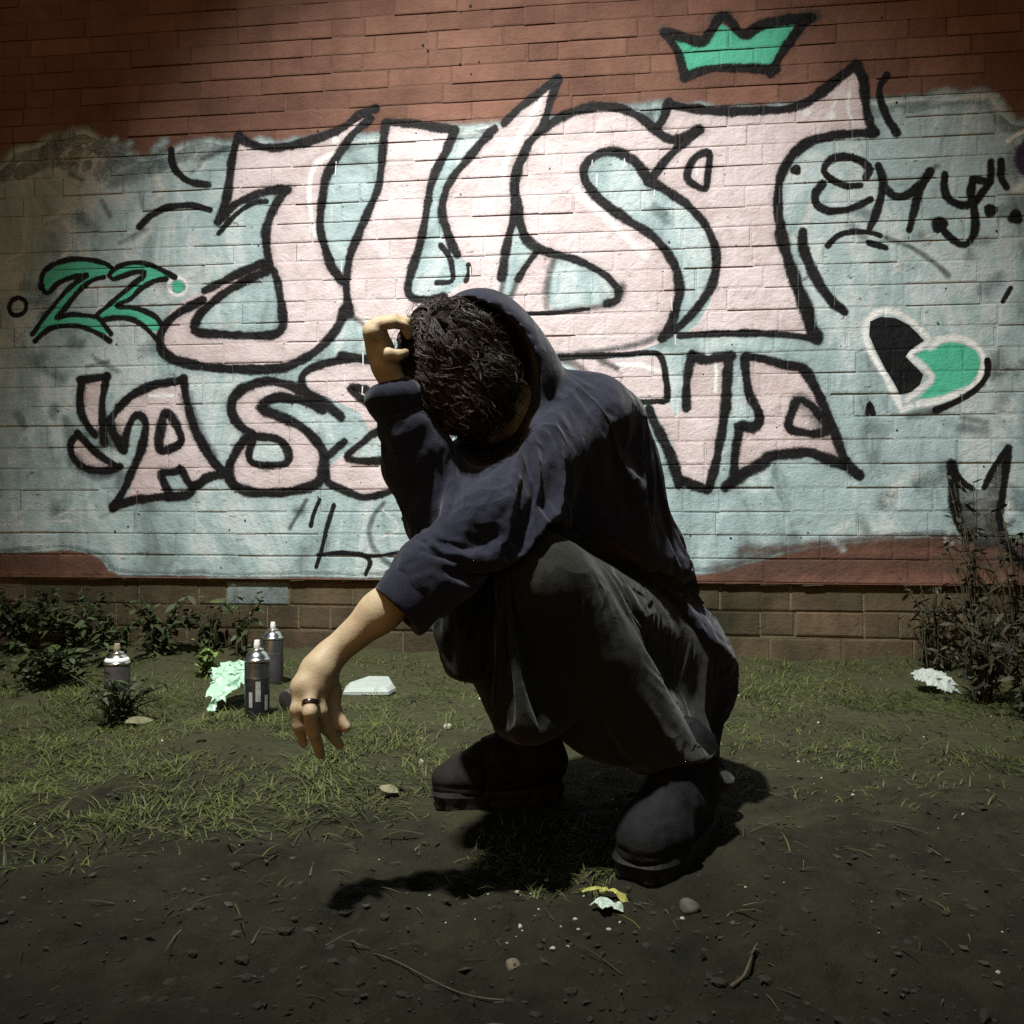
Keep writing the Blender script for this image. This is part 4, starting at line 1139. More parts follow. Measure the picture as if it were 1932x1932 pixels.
def pebble(x, y, rad, mat, label, flat=0.75, seed=0):
    p = G(x, y); v0, f0 = ico(); bm = bmesh.new(); bmesh.ops.create_icosphere(bm, subdivisions=3, radius=1)
    P = np.array([v.co[:] for v in bm.verts]); F = [[v.index for v in f.verts] for f in bm.faces]; bm.free()
    P = P * (1 + 0.16 * vnoise(P + seed, 1.6, seed) + 0.05 * vnoise(P, 5, seed))[:, None] * np.array([1.0, 0.85, flat]) * rad
    o = mesh_obj('pebble', P, F, mat, None, True); o.location = (p[0], p[1], gh(p[0], p[1]) + rad * flat * 0.45); o.rotation_euler = (0, 0, seed)
    tag(o, label, 'stone')
M_PEB = simple_mat('tan pebble', (0.17, 0.15, 0.085), 0.8, 0.25, 60, 0.4)
M_PEBG = simple_mat('grey pebble', (0.075, 0.07, 0.055), 0.85, 0.3, 60, 0.4)
M_PEBW = simple_mat('pale pebble', (0.33, 0.31, 0.24), 0.8, 0.25, 60, 0.4)
pebble(968, 1812, 0.0115, M_PEB, 'round tan pebble on the bare soil, lower middle of the picture', 0.8, 2)
pebble(1300, 1702, 0.016, M_PEBG, 'oval grey pebble just below the nearer boot', 0.7, 5)
pebble(845, 1372, 0.012, M_PEBW, 'pale pebble beside the farther boot', 0.7, 12)
pebble(795, 1436, 0.008, M_PEBW, 'small pale pebble in the grass left of the farther boot', 0.8, 14)
M_TWIG = simple_mat('grey brown twig', (0.085, 0.07, 0.042), 0.85, 0.3, 60, 0.4)
def twig(pts, r, label):
    P = []
    for x, y, lift in pts:
        g = G(x, y); P.append((g[0], g[1], gh(g[0], g[1]) + r * 0.6 + lift))
    c = P[0]
    pp = smooth_path([np.array(a) - np.array(c) for a in P], False, 0.012)
    V, F = tube(pp, [r * (1 - 0.6 * i / len(pp)) for i in range(len(pp))], 6)
    o = mesh_obj('twig', V, F, M_TWIG, None, True); o.location = c
    tag(o, label, 'twig')
twig([(1380, 1868, 0), (1405, 1836, .003), (1425, 1800, .001), (1436, 1782, 0)], 0.0026, 'short thick twig on the soil right of the tan pebble')
twig([(995, 1885, 0), (870, 1870, .004), (740, 1820, .003), (690, 1790, 0)], 0.0014, 'long thin twig on the soil left of the tan pebble')
twig([(1075, 1992, 0), (1000, 1975, .004), (930, 1950, 0), (905, 1938, 0)], 0.0022, 'twig at the bottom edge of the picture')
twig([(1015, 1632, 0), (1050, 1588, .012), (1080, 1552, .03)], 0.0013, 'thin straw coloured stalk leaning over the grass between the boots')
M_FALLEN = simple_mat('withered pale leaf', (0.16, 0.15, 0.085), 0.7, 0.3, 60)
def fallen_leaf(x, y, L, rz, label, mat=None):
    p = G(x, y); V, F = [], []
    n_ = 9
    for i in range(n_):
        t = i / (n_ - 1); w = L * 0.26 * math.sin(math.pi * min(1, t * 0.96 + 0.03)) ** 0.8
        for k in (-1, 0, 1): V.append((L * (t - 0.5), w * k, 0.006 + 0.25 * L * (t - 0.5) ** 2 + abs(k) * w * 0.45))
    for i in range(n_ - 1):
        for k in range(2): F.append((i * 3 + k, i * 3 + 3 + k, i * 3 + 4 + k, i * 3 + 1 + k))
    o = mesh_obj('fallen_leaf', V, F, mat or M_FALLEN, None, True)
    md = o.modifiers.new('solid', 'SOLIDIFY'); md.thickness = 0.0008
    o.location = (p[0], p[1], gh(p[0], p[1]) + 0.004); o.rotation_euler = (0.3, 0.1, rz)
    tag(o, label, 'leaf')
fallen_leaf(735, 1497, 0.045, -0.5, 'curled withered leaf on the grass below the hanging hand')
fallen_leaf(262, 1376, 0.075, 0.9, 'long pale withered leaf in the grass below the leftmost spray can')

# ================================================================== weeds
def weed(name, label, loc, height, spread, nstem, leaf, nleaf, mat, seed, cat='weed', lean=(0, 0), narrow=0.35, stem_mat=None):
    r = np.random.default_rng(seed)
    c = empty(name, loc)
    tag(c, label, cat, 'weeds at the foot of the wall')
    SV, SF = [], []
    LV, LF, LT = [], [], []
    for s in range(nstem):
        az = r.uniform(0, 6.28); h = height * r.uniform(0.55, 1.05)
        tip = np.array([math.cos(az) * spread * r.uniform(0.2, 1) + lean[0], math.sin(az) * spread * 0.5 * r.uniform(0.2, 1) + lean[1], h])
        mid = tip * np.array([0.35, 0.35, 0.6])
        b0 = np.array([math.cos(az) * 0.02, math.sin(az) * 0.02, -0.01])
        path = smooth_path([b0, mid, tip], False, height / 9)
        V, F = tube(path, [0.0022 * (1 - 0.75 * i / len(path)) + 0.0005 for i in range(len(path))], 4)
        k0 = len(SV); SV += V; SF += [tuple(k0 + q for q in f) for f in F]
        for l in range(nleaf):
            t = r.uniform(0.12, 1.0); p = path[min(len(path) - 1, int(t * len(path)))] + r.normal(0, 0.004, 3)
            la = r.uniform(0, 6.28); el = r.uniform(-0.7, 0.7)
            d = np.array([math.cos(la) * math.cos(el), math.sin(la) * math.cos(el), math.sin(el)])
            sd = np.cross(d, [0, 0, 1.0]); sd = sd / (np.linalg.norm(sd) + 1e-6)
            up = np.cross(sd, d)
            roll = r.uniform(-0.8, 0.8); sd = sd * math.cos(roll) + up * math.sin(roll)
            L = leaf * r.uniform(0.35, 1.5); w = L * narrow * 0.5
            k0 = len(LV)
            droop = np.array([0, 0, -L * 0.18])
            LV += [p, p + d * L * .4 + sd * w, p + d * L * .4 - sd * w, p + d * L * .75 + sd * w * .7 + droop * .5, p + d * L * .75 - sd * w * .7 + droop * .5, p + d * L + droop]
            LF += [(k0, k0 + 1, k0 + 2), (k0 + 1, k0 + 3, k0 + 2), (k0 + 3, k0 + 4, k0 + 2), (k0 + 3, k0 + 5, k0 + 4)]
            LT += [r.random()] * 6
    mesh_obj('stem', SV, SF, stem_mat or M_WEEDSTEM, c, True)
    lo = mesh_obj('foliage', LV, LF, mat, c)
    lo.data.attributes.new('tint', 'FLOAT', 'POINT').data.foreach_set('value', np.array(LT, np.float32))
    return c
M_WEEDSTEM = simple_mat('green brown weed stem', (0.045, 0.045, 0.02), 0.8, 0.3, 60)
def at_wall(x, off=0.06):
    a = (x - CX) / FPX; s = WD / (1 + TP * a) - off; X = s * a
    return (X, s, gh(X, s) - 0.005)
for i, (x, off, h, sp, nst, lf, nl, lab) in enumerate([
        (40, 0.12, 0.25, 0.22, 34, 0.038, 17, 'dark leafy weed in the far left corner at the wall foot'),
        (130, 0.20, 0.25, 0.22, 34, 0.038, 17, 'dark leafy weed behind the leftmost spray can'),
        (215, 0.30, 0.19, 0.18, 26, 0.036, 15, 'dark weed right behind the dome of the leftmost spray can'),
        (300, 0.16, 0.23, 0.18, 28, 0.036, 15, 'dark leafy weed between the leftmost can and the plastic bag'),
        (395, 0.10, 0.21, 0.15, 14, 0.034, 11, 'dark leafy weed against the wall above the plastic bag'),
        (455, 0.14, 0.25, 0.12, 9, 0.04, 9, 'dark weed against the wall left of the paired spray cans'),
        (90, 0.75, 0.14, 0.24, 34, 0.038, 14, 'low dark weed in the grass below the leftmost can'),
        (222, 1.20, 0.13, 0.15, 40, 0.034, 9, 'low dark weed in front of the leftmost spray can')]):
    weed('leafy_weed', lab, at_wall(x, off), h, sp, nst, lf, nl, M_LEAF, 60 + i, narrow=0.2 if i == 7 else 0.42)
weed('leafy_weed', 'bright young green weed just behind the plastic bag', at_wall(392, 0.48), 0.13, 0.06, 8, 0.035, 11, M_LEAF2, 77, narrow=0.5)
for i, (x, off, h, sp, nst, lf, nl, lab) in enumerate([
        (1765, 0.10, 0.30, 0.17, 22, 0.032, 18, 'dark bushy weed behind the crumpled paper scrap'),
        (1838, 0.22, 0.66, 0.16, 20, 0.034, 20, 'tall dark weed with dry tips below the eared doodle'),
        (1925, 0.30, 0.56, 0.2, 24, 0.034, 20, 'dark bushy weed at the right edge of the picture'),
        (1855, 0.55, 0.27, 0.2, 30, 0.034, 20, 'low dark weed in front of the tall right weed'),
        (1955, 0.75, 0.32, 0.2, 28, 0.034, 20, 'dark weed at the right edge nearest to the camera')]):
    weed('bushy_weed', lab, at_wall(x, off), h, sp, nst, lf, nl, M_DRYLEAF, 90 + i, narrow=0.3)
weed('dry_weed', 'dry pale seed stalk reaching up over the eared doodle', at_wall(1850, 0.09), 0.60, 0.05, 3, 0.03, 26, M_STRAW, 120, narrow=0.3)
weed('dry_weed', 'thin pale grass stalk standing up left of the right weeds', at_wall(1742, 0.12), 0.30, 0.015, 2, 0.02, 4, M_STRAW, 121, narrow=0.15)
weed('dry_weed', 'thin pale stalk standing at the wall foot right of the figure', at_wall(1672, 0.10), 0.11, 0.01, 2, 0.015, 2, M_STRAW, 122, narrow=0.15)
FR1, FR2 = 14, 14

# ================================================================== the crouching person
def seg_t(P, a, b):
    ab = b - a
    return np.clip(((P - a) @ ab) / (ab @ ab), 0, 1)
def rc(P, a, b, r1, r2):
    a = np.asarray(a, np.float32); b = np.asarray(b, np.float32)
    t = seg_t(P, a, b)
    d = P - (a + t[:, None] * (b - a))
    return np.sqrt(np.einsum('ij,ij->i', d, d)) - (r1 + (r2 - r1) * t)
def ell(P, c, rad, R=None):
    q = P - np.asarray(c, np.float32)
    if R is not None: q = q @ np.asarray(R, np.float32)     # columns of R are the local axes
    rad = np.asarray(rad, np.float32)
    k0 = np.sqrt(np.sum((q / rad) ** 2, 1)); k1 = np.sqrt(np.sum((q / rad ** 2) ** 2, 1)) + 1e-9
    return k0 * (k0 - 1) / k1
def smin(a, b, k):
    h = np.clip(0.5 + 0.5 * (b - a) / k, 0, 1)
    return b + (a - b) * h - k * h * (1 - h)
def smax(a, b, k): return -smin(-a, -b, k)
def chain(P, pts, rads, k=0.02):
    d = None
    for i in range(len(pts) - 1):
        e = rc(P, pts[i], pts[i + 1], rads[i], rads[i + 1])
        d = e if d is None else smin(d, e, k)
    return d

def sdf_mesh(f, lo, hi, h, block=8):
    """surface nets on a narrow band of an implicit figure"""
    lo = np.asarray(lo, float); hi = np.asarray(hi, float)
    nb = np.ceil((hi - lo) / (h * block)).astype(int)
    N = nb * block + 1
    ci = np.stack(np.meshgrid(*[np.arange(n) for n in nb], indexing='ij'), -1).reshape(-1, 3)
    cc = (lo + (ci + 0.5) * block * h).astype(np.float32)
    dc = np.concatenate([f(cc[i:i + 200000]) for i in range(0, len(cc), 200000)])
    act = np.abs(dc) < block * h * 1.25
    D = np.empty(N, np.float32)
    sgn = np.where(dc < 0, -1.0, 1.0).astype(np.float32).reshape(nb)
    D[:-1, :-1, :-1] = np.repeat(np.repeat(np.repeat(sgn, block, 0), block, 1), block, 2)
    D[-1] = 1; D[:, -1] = 1; D[:, :, -1] = 1
    off = np.stack(np.meshgrid(*[np.arange(block + 1)] * 3, indexing='ij'), -1).reshape(-1, 3)
    ai = ci[act]
    for s in range(0, len(ai), 400):
        idx = (ai[s:s + 400, None, :] * block + off[None]).reshape(-1, 3)
        D[idx[:, 0], idx[:, 1], idx[:, 2]] = f((lo + idx * h).astype(np.float32))
    ins = D < 0
    cnt = np.zeros(N - 1, np.int8)
    for a in (0, 1):
        for b in (0, 1):
            for c in (0, 1):
                cnt += ins[a:N[0] - 1 + a, b:N[1] - 1 + b, c:N[2] - 1 + c]
    A = np.argwhere((cnt > 0) & (cnt < 8))
    vid = np.full(N - 1, -1, np.int32); vid[A[:, 0], A[:, 1], A[:, 2]] = np.arange(len(A))
    acc = np.zeros((len(A), 3)); num = np.zeros(len(A))
    cor = [(a, b, c) for a in (0, 1) for b in (0, 1) for c in (0, 1)]
    for p in cor:
        for ax in range(3):
            if p[ax]: continue
            qv = list(p); qv[ax] = 1
            d0 = D[A[:, 0] + p[0], A[:, 1] + p[1], A[:, 2] + p[2]]; d1 = D[A[:, 0] + qv[0], A[:, 1] + qv[1], A[:, 2] + qv[2]]
            m = (d0 < 0) != (d1 < 0)
            t = d0 / np.where(m, d0 - d1, 1)
            pt = np.tile(np.array(p, float), (len(A), 1)); pt[:, ax] = t
            acc[m] += pt[m]; num[m] += 1
    V = lo + (A + acc / num[:, None]) * h
    Q = []
    for ax in range(3):
        o1, o2 = [(1, 2), (2, 0), (0, 1)][ax]
        sl0 = [slice(1, n - 1) for n in N]; sl1 = list(sl0)
        sl0[ax] = slice(0, N[ax] - 1); sl1[ax] = slice(1, N[ax])
        e0, e1 = ins[tuple(sl0)], ins[tuple(sl1)]
        E = np.argwhere(e0 != e1)
        if not len(E): continue
        flip = e0[E[:, 0], E[:, 1], E[:, 2]]
        add = np.ones(3, int); add[ax] = 0
        E = E + add
        q4 = []
        for (s1, s2) in ((-1, -1), (0, -1), (0, 0), (-1, 0)):
            c = E.copy(); c[:, o1] += s1; c[:, o2] += s2
            q4.append(vid[c[:, 0], c[:, 1], c[:, 2]])
        q4 = np.stack(q4, 1)
        q4[~flip] = q4[~flip][:, ::-1]
        Q.append(q4)
    Q = np.concatenate(Q)
    Q = Q[(Q >= 0).all(1)]
    return V, Q

def relax(V, Q, it=2, lam=0.5):
    """light Laplacian smoothing"""
    E = np.concatenate([Q[:, [0, 1]], Q[:, [1, 2]], Q[:, [2, 3]], Q[:, [3, 0]]])
    for _ in range(it):
        s = np.zeros_like(V); c = np.zeros(len(V))
        np.add.at(s, E[:, 0], V[E[:, 1]]); np.add.at(s, E[:, 1], V[E[:, 0]])
        np.add.at(c, E[:, 0], 1); np.add.at(c, E[:, 1], 1)
        V = V + lam * (s / np.maximum(c, 1)[:, None] - V)
    return V

person = empty('person', (0.12, 1.5, 0))
tag(person, 'person in navy hoodie and dark trousers crouching with bowed head, hand to hair', 'person')
POFF = np.array([0.12, 1.5, 0.0])
def person_mesh(name, f, lo, hi, h, mat, parent=None, it=1):
    V, Q = sdf_mesh(f, lo, hi, h)
    V = relax(V, Q, it, 0.4)
    return big_mesh(name, V - POFF, Q, mat, parent or person, True)

# ---- materials
def skin_mat():
    m, nt, b, out = new_mat('skin')
    p = pos_n(nt)
    f = noise_n(nt, p, 22, 4, 0.6)
    c = ramp_n(nt, f, [(0.30, (0.40, 0.275, 0.165)), (0.5, (0.51, 0.395, 0.24)), (0.70, (0.60, 0.48, 0.305))])
    nt.links.new(c, b.inputs['Base Color'])
    b.inputs['Roughness'].default_value = 0.55
    b.inputs['Subsurface Weight'].default_value = 0.06
    b.inputs['Subsurface Radius'].default_value = (0.008, 0.003, 0.0015)
    b.inputs['Specular IOR Level'].default_value = 0.35
    bump_n(nt, b, math_n(nt, 'ADD', noise_n(nt, p, 260, 3), noise_n(nt, p, 60, 3)), 0.22, 0.0022)
    return m
def cloth_mat(name, lo, hi, weave=520, sheen=0.15):
    m, nt, b, out = new_mat(name)
    p = pos_n(nt)
    f = noise_n(nt, p, 9, 5, 0.65)
    sp = ramp_n(nt, noise_n(nt, p, 700, 2, 0.8), [(0.36, (0.45, 0.45, 0.45)), (0.64, (1.6, 1.6, 1.6))])
    mm = nt.nodes.new('ShaderNodeMix'); mm.data_type = 'RGBA'; mm.blend_type = 'MULTIPLY'; mm.inputs[0].default_value = 1.0
    nt.links.new(ramp_n(nt, f, [(0.3, lo), (0.7, hi)]), mm.inputs[6]); nt.links.new(sp, mm.inputs[7])
    nt.links.new(mm.outputs[2], b.inputs['Base Color'])
    b.inputs['Roughness'].default_value = 0.95
    b.inputs['Specular IOR Level'].default_value = 0.15
    b.inputs['Sheen Weight'].default_value = sheen
    b.inputs['Sheen Roughness'].default_value = 0.5
    w = noise_n(nt, p, weave, 2, 0.7)
    folds = noise_n(nt, p, 24, 3, 0.55, 0.8)
    rg_ = noise_n(nt, pos_n(nt, (1.0, 1.0, 0.55)), 9.5, 2, 0.45, 1.1)
    ridge = math_n(nt, 'SUBTRACT', 1.0, math_n(nt, 'ABSOLUTE', math_n(nt, 'MULTIPLY', math_n(nt, 'SUBTRACT', rg_, 0.5), 5.0), None), True)
    ridge = math_n(nt, 'POWER', ridge, 1.6)
    hgt = math_n(nt, 'ADD', math_n(nt, 'MULTIPLY', w, 0.16), math_n(nt, 'MULTIPLY', folds, 0.45))
    bump_n(nt, b, math_n(nt, 'ADD', hgt, math_n(nt, 'MULTIPLY', ridge, 0.8)), 0.55, 0.008)
    return m
M_SKIN = skin_mat()
M_HOODIE = cloth_mat('navy sweatshirt fleece', (0.013, 0.0148, 0.0265), (0.021, 0.0235, 0.038))
M_CUFF = cloth_mat('navy ribbed cuff', (0.0125, 0.014, 0.025), (0.0195, 0.022, 0.036))
M_PANTS = cloth_mat('dark olive grey trouser cloth', (0.013, 0.0138, 0.0105), (0.022, 0.023, 0.017), 420, 0.1)
M_BOOT = simple_mat('scuffed dark boot leather', (0.0068, 0.0068, 0.0072), 0.8, 0.6, 24, 0.9, 60, spec=0.2)
M_BOOTB = simple_mat('scuffed dark brown boot leather', (0.0092, 0.0075, 0.0066), 0.8, 0.6, 24, 0.9, 60, spec=0.2)
M_SOLE = simple_mat('black rubber sole', (0.0045, 0.0045, 0.0045), 0.7, 0.3, 40, 0.4, 80)
M_LACE = simple_mat('dark grey lace', (0.05, 0.055, 0.052), 0.8, 0.2, 60)
M_HAIR = simple_mat('dark brown hair', (0.038, 0.027, 0.0185), 0.5, 0.6, 40, 0.3, 200, spec=0.4)
M_RING = simple_mat('dark polished ring', (0.25, 0.2, 0.18), 0.2, 0.1, 60, metal=1.0)

# ---- joints (image left = the person's right)
LSH = W(1122, 792, 1.50); LEL = W(925, 972, 1.29); LWR = W(622, 1238, 1.22); LCUFF = W(752, 1148, 1.235)
RSH = W(965, 850, 1.68); REL = W(845, 940, 1.40); RWR = W(726, 690, 1.315); RCUFF = W(735, 742, 1.32)
LHIP = W(1245, 1245, 1.66); LKN = W(1028, 1098, 1.33); LAN = np.array([0.285, 1.45, 0.10])
RHIP = W(1180, 1240, 1.85); RKN = W(885, 1085, 1.57); RAN = np.array([0.045, 1.655, 0.10])
PEL = W(1225, 1240, 1.74); CHEST = W(1105, 890, 1.61); NECK = W(1010, 800, 1.53)
HEAD = W(874, 708, 1.43)
# head frame: face looks down and a little right, crown towards the camera
fz = np.array([0.30, -0.50, -0.81]); fz /= np.linalg.norm(fz)        # face direction
cu = np.array([-0.30, -0.74, 0.45]); cu = cu - (cu @ fz) * fz; cu /= np.linalg.norm(cu)   # crown direction
sx_ = np.cross(fz, cu)                                                # to the person's side
HR = np.stack([sx_, fz, cu], 1)
def H3(a, b, c): return HEAD + HR @ np.array([a, b, c])

def hand_left(P):
    """hanging hand: five unequal relaxed fingers, back of the hand towards the camera"""
    z3 = lambda x, y, d: W(515 + x / 4.286, 1030 + y / 4.286, d)
    d = chain(P, [LWR, z3(372, 1010, 1.205), z3(325, 1130, 1.195)], [0.0205, 0.0235, 0.025], 0.015)
    d = smin(d, rc(P, z3(235, 1150, 1.18), z3(405, 1140, 1.205), 0.0135, 0.0145), 0.014)
    d = smin(d, rc(P, z3(400, 960, 1.21), z3(235, 1150, 1.18), 0.0145, 0.0125), 0.014)
    fin = [
        [z3(232, 1160, 1.180), z3(188, 1320, 1.165), z3(205, 1460, 1.165), z3(248, 1600, 1.180)],
        [z3(305, 1170, 1.176), z3(300, 1350, 1.155), z3(330, 1510, 1.163), z3(385, 1690, 1.190)],
        [z3(368, 1170, 1.188), z3(385, 1340, 1.178), z3(430, 1470, 1.190), z3(540, 1610, 1.215)],
        [z3(415, 1160, 1.204), z3(440, 1310, 1.208), z3(470, 1430, 1.220), z3(530, 1520, 1.245)],
    ]
    rad = [[.0095, .0085, .0078, .0062], [.0105, .0095, .0088, .0070], [.0105, .0095, .0088, .0070], [.010, .009, .0082, .0066]]
    for f, r in zip(fin, rad): d = smin(d, chain(P, f, r, 0.004), 0.007)
    th = chain(P, [z3(430, 1030, 1.215), z3(480, 1180, 1.214), z3(488, 1330, 1.206), z3(590, 1470, 1.20)], [0.0145, 0.0125, 0.0100, 0.0076], 0.008)
    return smin(d, th, 0.010)
def hand_right(P):
    """raised hand: wrist bent, fingers hooked over into the hair"""
    v = lambda x, y, d: W(676 + x / 5.0, 547 + y / 5.0, d - 0.035 + 0.00006 * max(0, x - 200))
    d = chain(P, [RWR, v(205, 560, 1.35), v(158, 400, 1.345)], [0.019, 0.0195, 0.018], 0.012)
    d = smin(d, rc(P, v(150, 400, 1.322), v(155, 390, 1.385), 0.0125, 0.012), 0.014)
    for k in range(4):
        dy = -0.029 + 0.0200 * k
        e = (34, 14, 0, -4)[k]; ex = (0, 8, 18, 26)[k]
        f = [v(145 + ex * .4, 385, 1.352 + dy), v(178 + ex, 306 + e, 1.352 + dy), v(320 + ex, 280 + e, 1.352 + dy * 0.9), v(430 + ex, 304 + e, 1.358 + dy * 0.8), v(470 + ex, 400 + e, 1.365 + dy * 0.7)]
        d = smin(d, chain(P, f, [.0098, .0092, .0082, .0074, .0062], 0.003), 0.0025)
    th = chain(P, [v(215, 570, 1.335), v(285, 610, 1.322), v(370, 620, 1.322), v(440, 590, 1.33)], [0.012, 0.0095, 0.0085, 0.007], 0.005)
    return smin(d, th, 0.007)

def f_body(P):
    # trunk, neck, limbs under the clothes
    d = chain(P, [PEL, W(1165, 1060, 1.70), CHEST, NECK], [0.11, 0.105, 0.115, 0.06], 0.05)
    d = smin(d, chain(P, [NECK, H3(0, -0.03, -0.075)], [0.055, 0.052], 0.02), 0.03)
    d = smin(d, rc(P, LSH, RSH, 0.055, 0.055), 0.04)
    d = smin(d, chain(P, [LSH, LEL], [0.05, 0.04], 0.02), 0.03)
    d = smin(d, chain(P, [LEL, LEL + (LWR - LEL) * 0.35, LEL + (LWR - LEL) * 0.7, LWR], [0.038, 0.036, 0.0275, 0.0205], 0.02), 0.02)
    d = smin(d, chain(P, [RSH, REL], [0.05, 0.04], 0.02), 0.03)
    d = smin(d, chain(P, [REL, REL + (RWR - REL) * 0.4, RWR], [0.036, 0.032, 0.019], 0.02), 0.02)
    d = smin(d, chain(P, [PEL, LHIP, LKN], [0.10, 0.085, 0.055], 0.03), 0.04)
    d = smin(d, chain(P, [LKN, LKN + (LAN - LKN) * 0.35, LAN], [0.05, 0.052, 0.036], 0.02), 0.02)
    d = smin(d, chain(P, [PEL, RHIP, RKN], [0.10, 0.085, 0.055], 0.03), 0.04)
    d = smin(d, chain(P, [RKN, RKN + (RAN - RKN) * 0.35, RAN], [0.05, 0.052, 0.036], 0.02), 0.02)
    d = smin(d, chain(P, [LAN, np.array([0.215, 1.32, 0.05])], [0.034, 0.024], 0.02), 0.02)
    d = smin(d, chain(P, [RAN, np.array([-0.08, 1.622, 0.05])], [0.034, 0.024], 0.02), 0.02)
    # head with brow, nose, cheeks, lips, chin, ears
    hd = ell(P, H3(0, -0.005, 0.010), (0.070, 0.090, 0.100), HR)
    hd = smin(hd, ell(P, H3(0, 0.028, -0.06), (0.052, 0.058, 0.055), HR), 0.03)
    hd = smin(hd, ell(P, H3(0, 0.062, -0.098), (0.020, 0.020, 0.018), HR), 0.02)
    for s in (-1, 1):
        hd = smin(hd, ell(P, H3(s * 0.036, 0.064, -0.028), (0.022, 0.018, 0.02), HR), 0.014)
        hd = smin(hd, rc(P, H3(s * 0.014, 0.085, 0.018), H3(s * 0.047, 0.072, 0.020), 0.009, 0.008), 0.012)
        hd = smax(hd, -ell(P, H3(s * 0.032, 0.094, 0.002), (0.017, 0.012, 0.010), HR), 0.008)
        hd = smin(hd, ell(P, H3(s * 0.032, 0.074, 0.001), (0.012, 0.012, 0.0115), HR), 0.002)
        hd = smin(hd, rc(P, H3(s * 0.014, 0.084, -0.063), H3(s * 0.002, 0.092, -0.062), 0.0052, 0.0065), 0.006)
        ear = ell(P, H3(s * 0.077, -0.012, -0.012), (0.009, 0.018, 0.030), HR)
        ear = smax(ear, -ell(P, H3(s * 0.084, -0.008, -0.010), (0.006, 0.010, 0.018), HR), 0.004)
        hd = smin(hd, ear, 0.006)
    hd = smin(hd, chain(P, [H3(0, 0.084, 0.010), H3(0, 0.100, -0.022), H3(0, 0.110, -0.036)], [0.0075, 0.0095, 0.0115], 0.008), 0.010)
    for s in (-1, 1): hd = smin(hd, ell(P, H3(s * 0.012, 0.097, -0.040), (0.0085, 0.009, 0.007), HR), 0.005)
    hd = smin(hd, rc(P, H3(-0.015, 0.082, -0.0685), H3(0.015, 0.082, -0.0685), 0.006, 0.006), 0.006)
    hd = smax(hd, -rc(P, H3(-0.021, 0.090, -0.0625), H3(0.021, 0.090, -0.0625), 0.0022, 0.0022), 0.003)
    d = smin(d, hd, 0.02)
    d = smin(d, hand_left(P), 0.012)
    d = smin(d, hand_right(P), 0.012)
    return d

# ---- hoodie
def fold(P, pts, r, d, k=0.02):
    return smin(d, chain(P, [W(*p) for p in pts], [r * 0.7] + [r] * (len(pts) - 2) + [r * 0.5], 0.01), k)
def sleeve(P, a, b, r1, r2, n, amp, ph, sh=0.0):
    """sleeve with slanting rings of folds"""
    a = np.asarray(a); b = np.asarray(b)
    t = seg_t(P, a, b)
    c = a + t[:, None] * (b - a); dv = P - c
    ax = (b - a) / np.linalg.norm(b - a)
    u = np.cross(ax, [0.2, 0.5, 0.84]); u /= np.linalg.norm(u); w = np.cross(ax, u)
    an = np.arctan2(dv @ w, dv @ u)
    x = t * n * 3.1416 + ph + 0.9 * np.sin(an + ph) + 0.5 * np.sin(2 * an - ph) + 0.5 * vnoise(P, 9, 71)
    crease = (1 - np.abs(np.sin(x))) ** 2.2 * np.clip(0.55 + 1.1 * vnoise(P, 8, 72 + int(ph * 10)), 0, 1)
    return np.sqrt(np.einsum('ij,ij->i', dv, dv)) - (r1 + (r2 - r1) * t) + amp * crease
def creases(P, axis, along, across, seed, width=0.34):
    """narrow irregular valleys, stretched along (or, with along > across, wrapped around) an axis"""
    a = np.asarray(axis, np.float32); a = a / np.linalg.norm(a)
    Q = P * np.float32(across) + np.outer((P @ a) * np.float32(along - across), a).astype(np.float32)
    n = np.abs(vnoise(Q, 1.0, seed) + 0.45 * vnoise(Q, 1.9, seed + 1))
    return np.clip(1 - n / width, 0, 1) ** 1.5
HOODC = W(948, 712, 1.495)
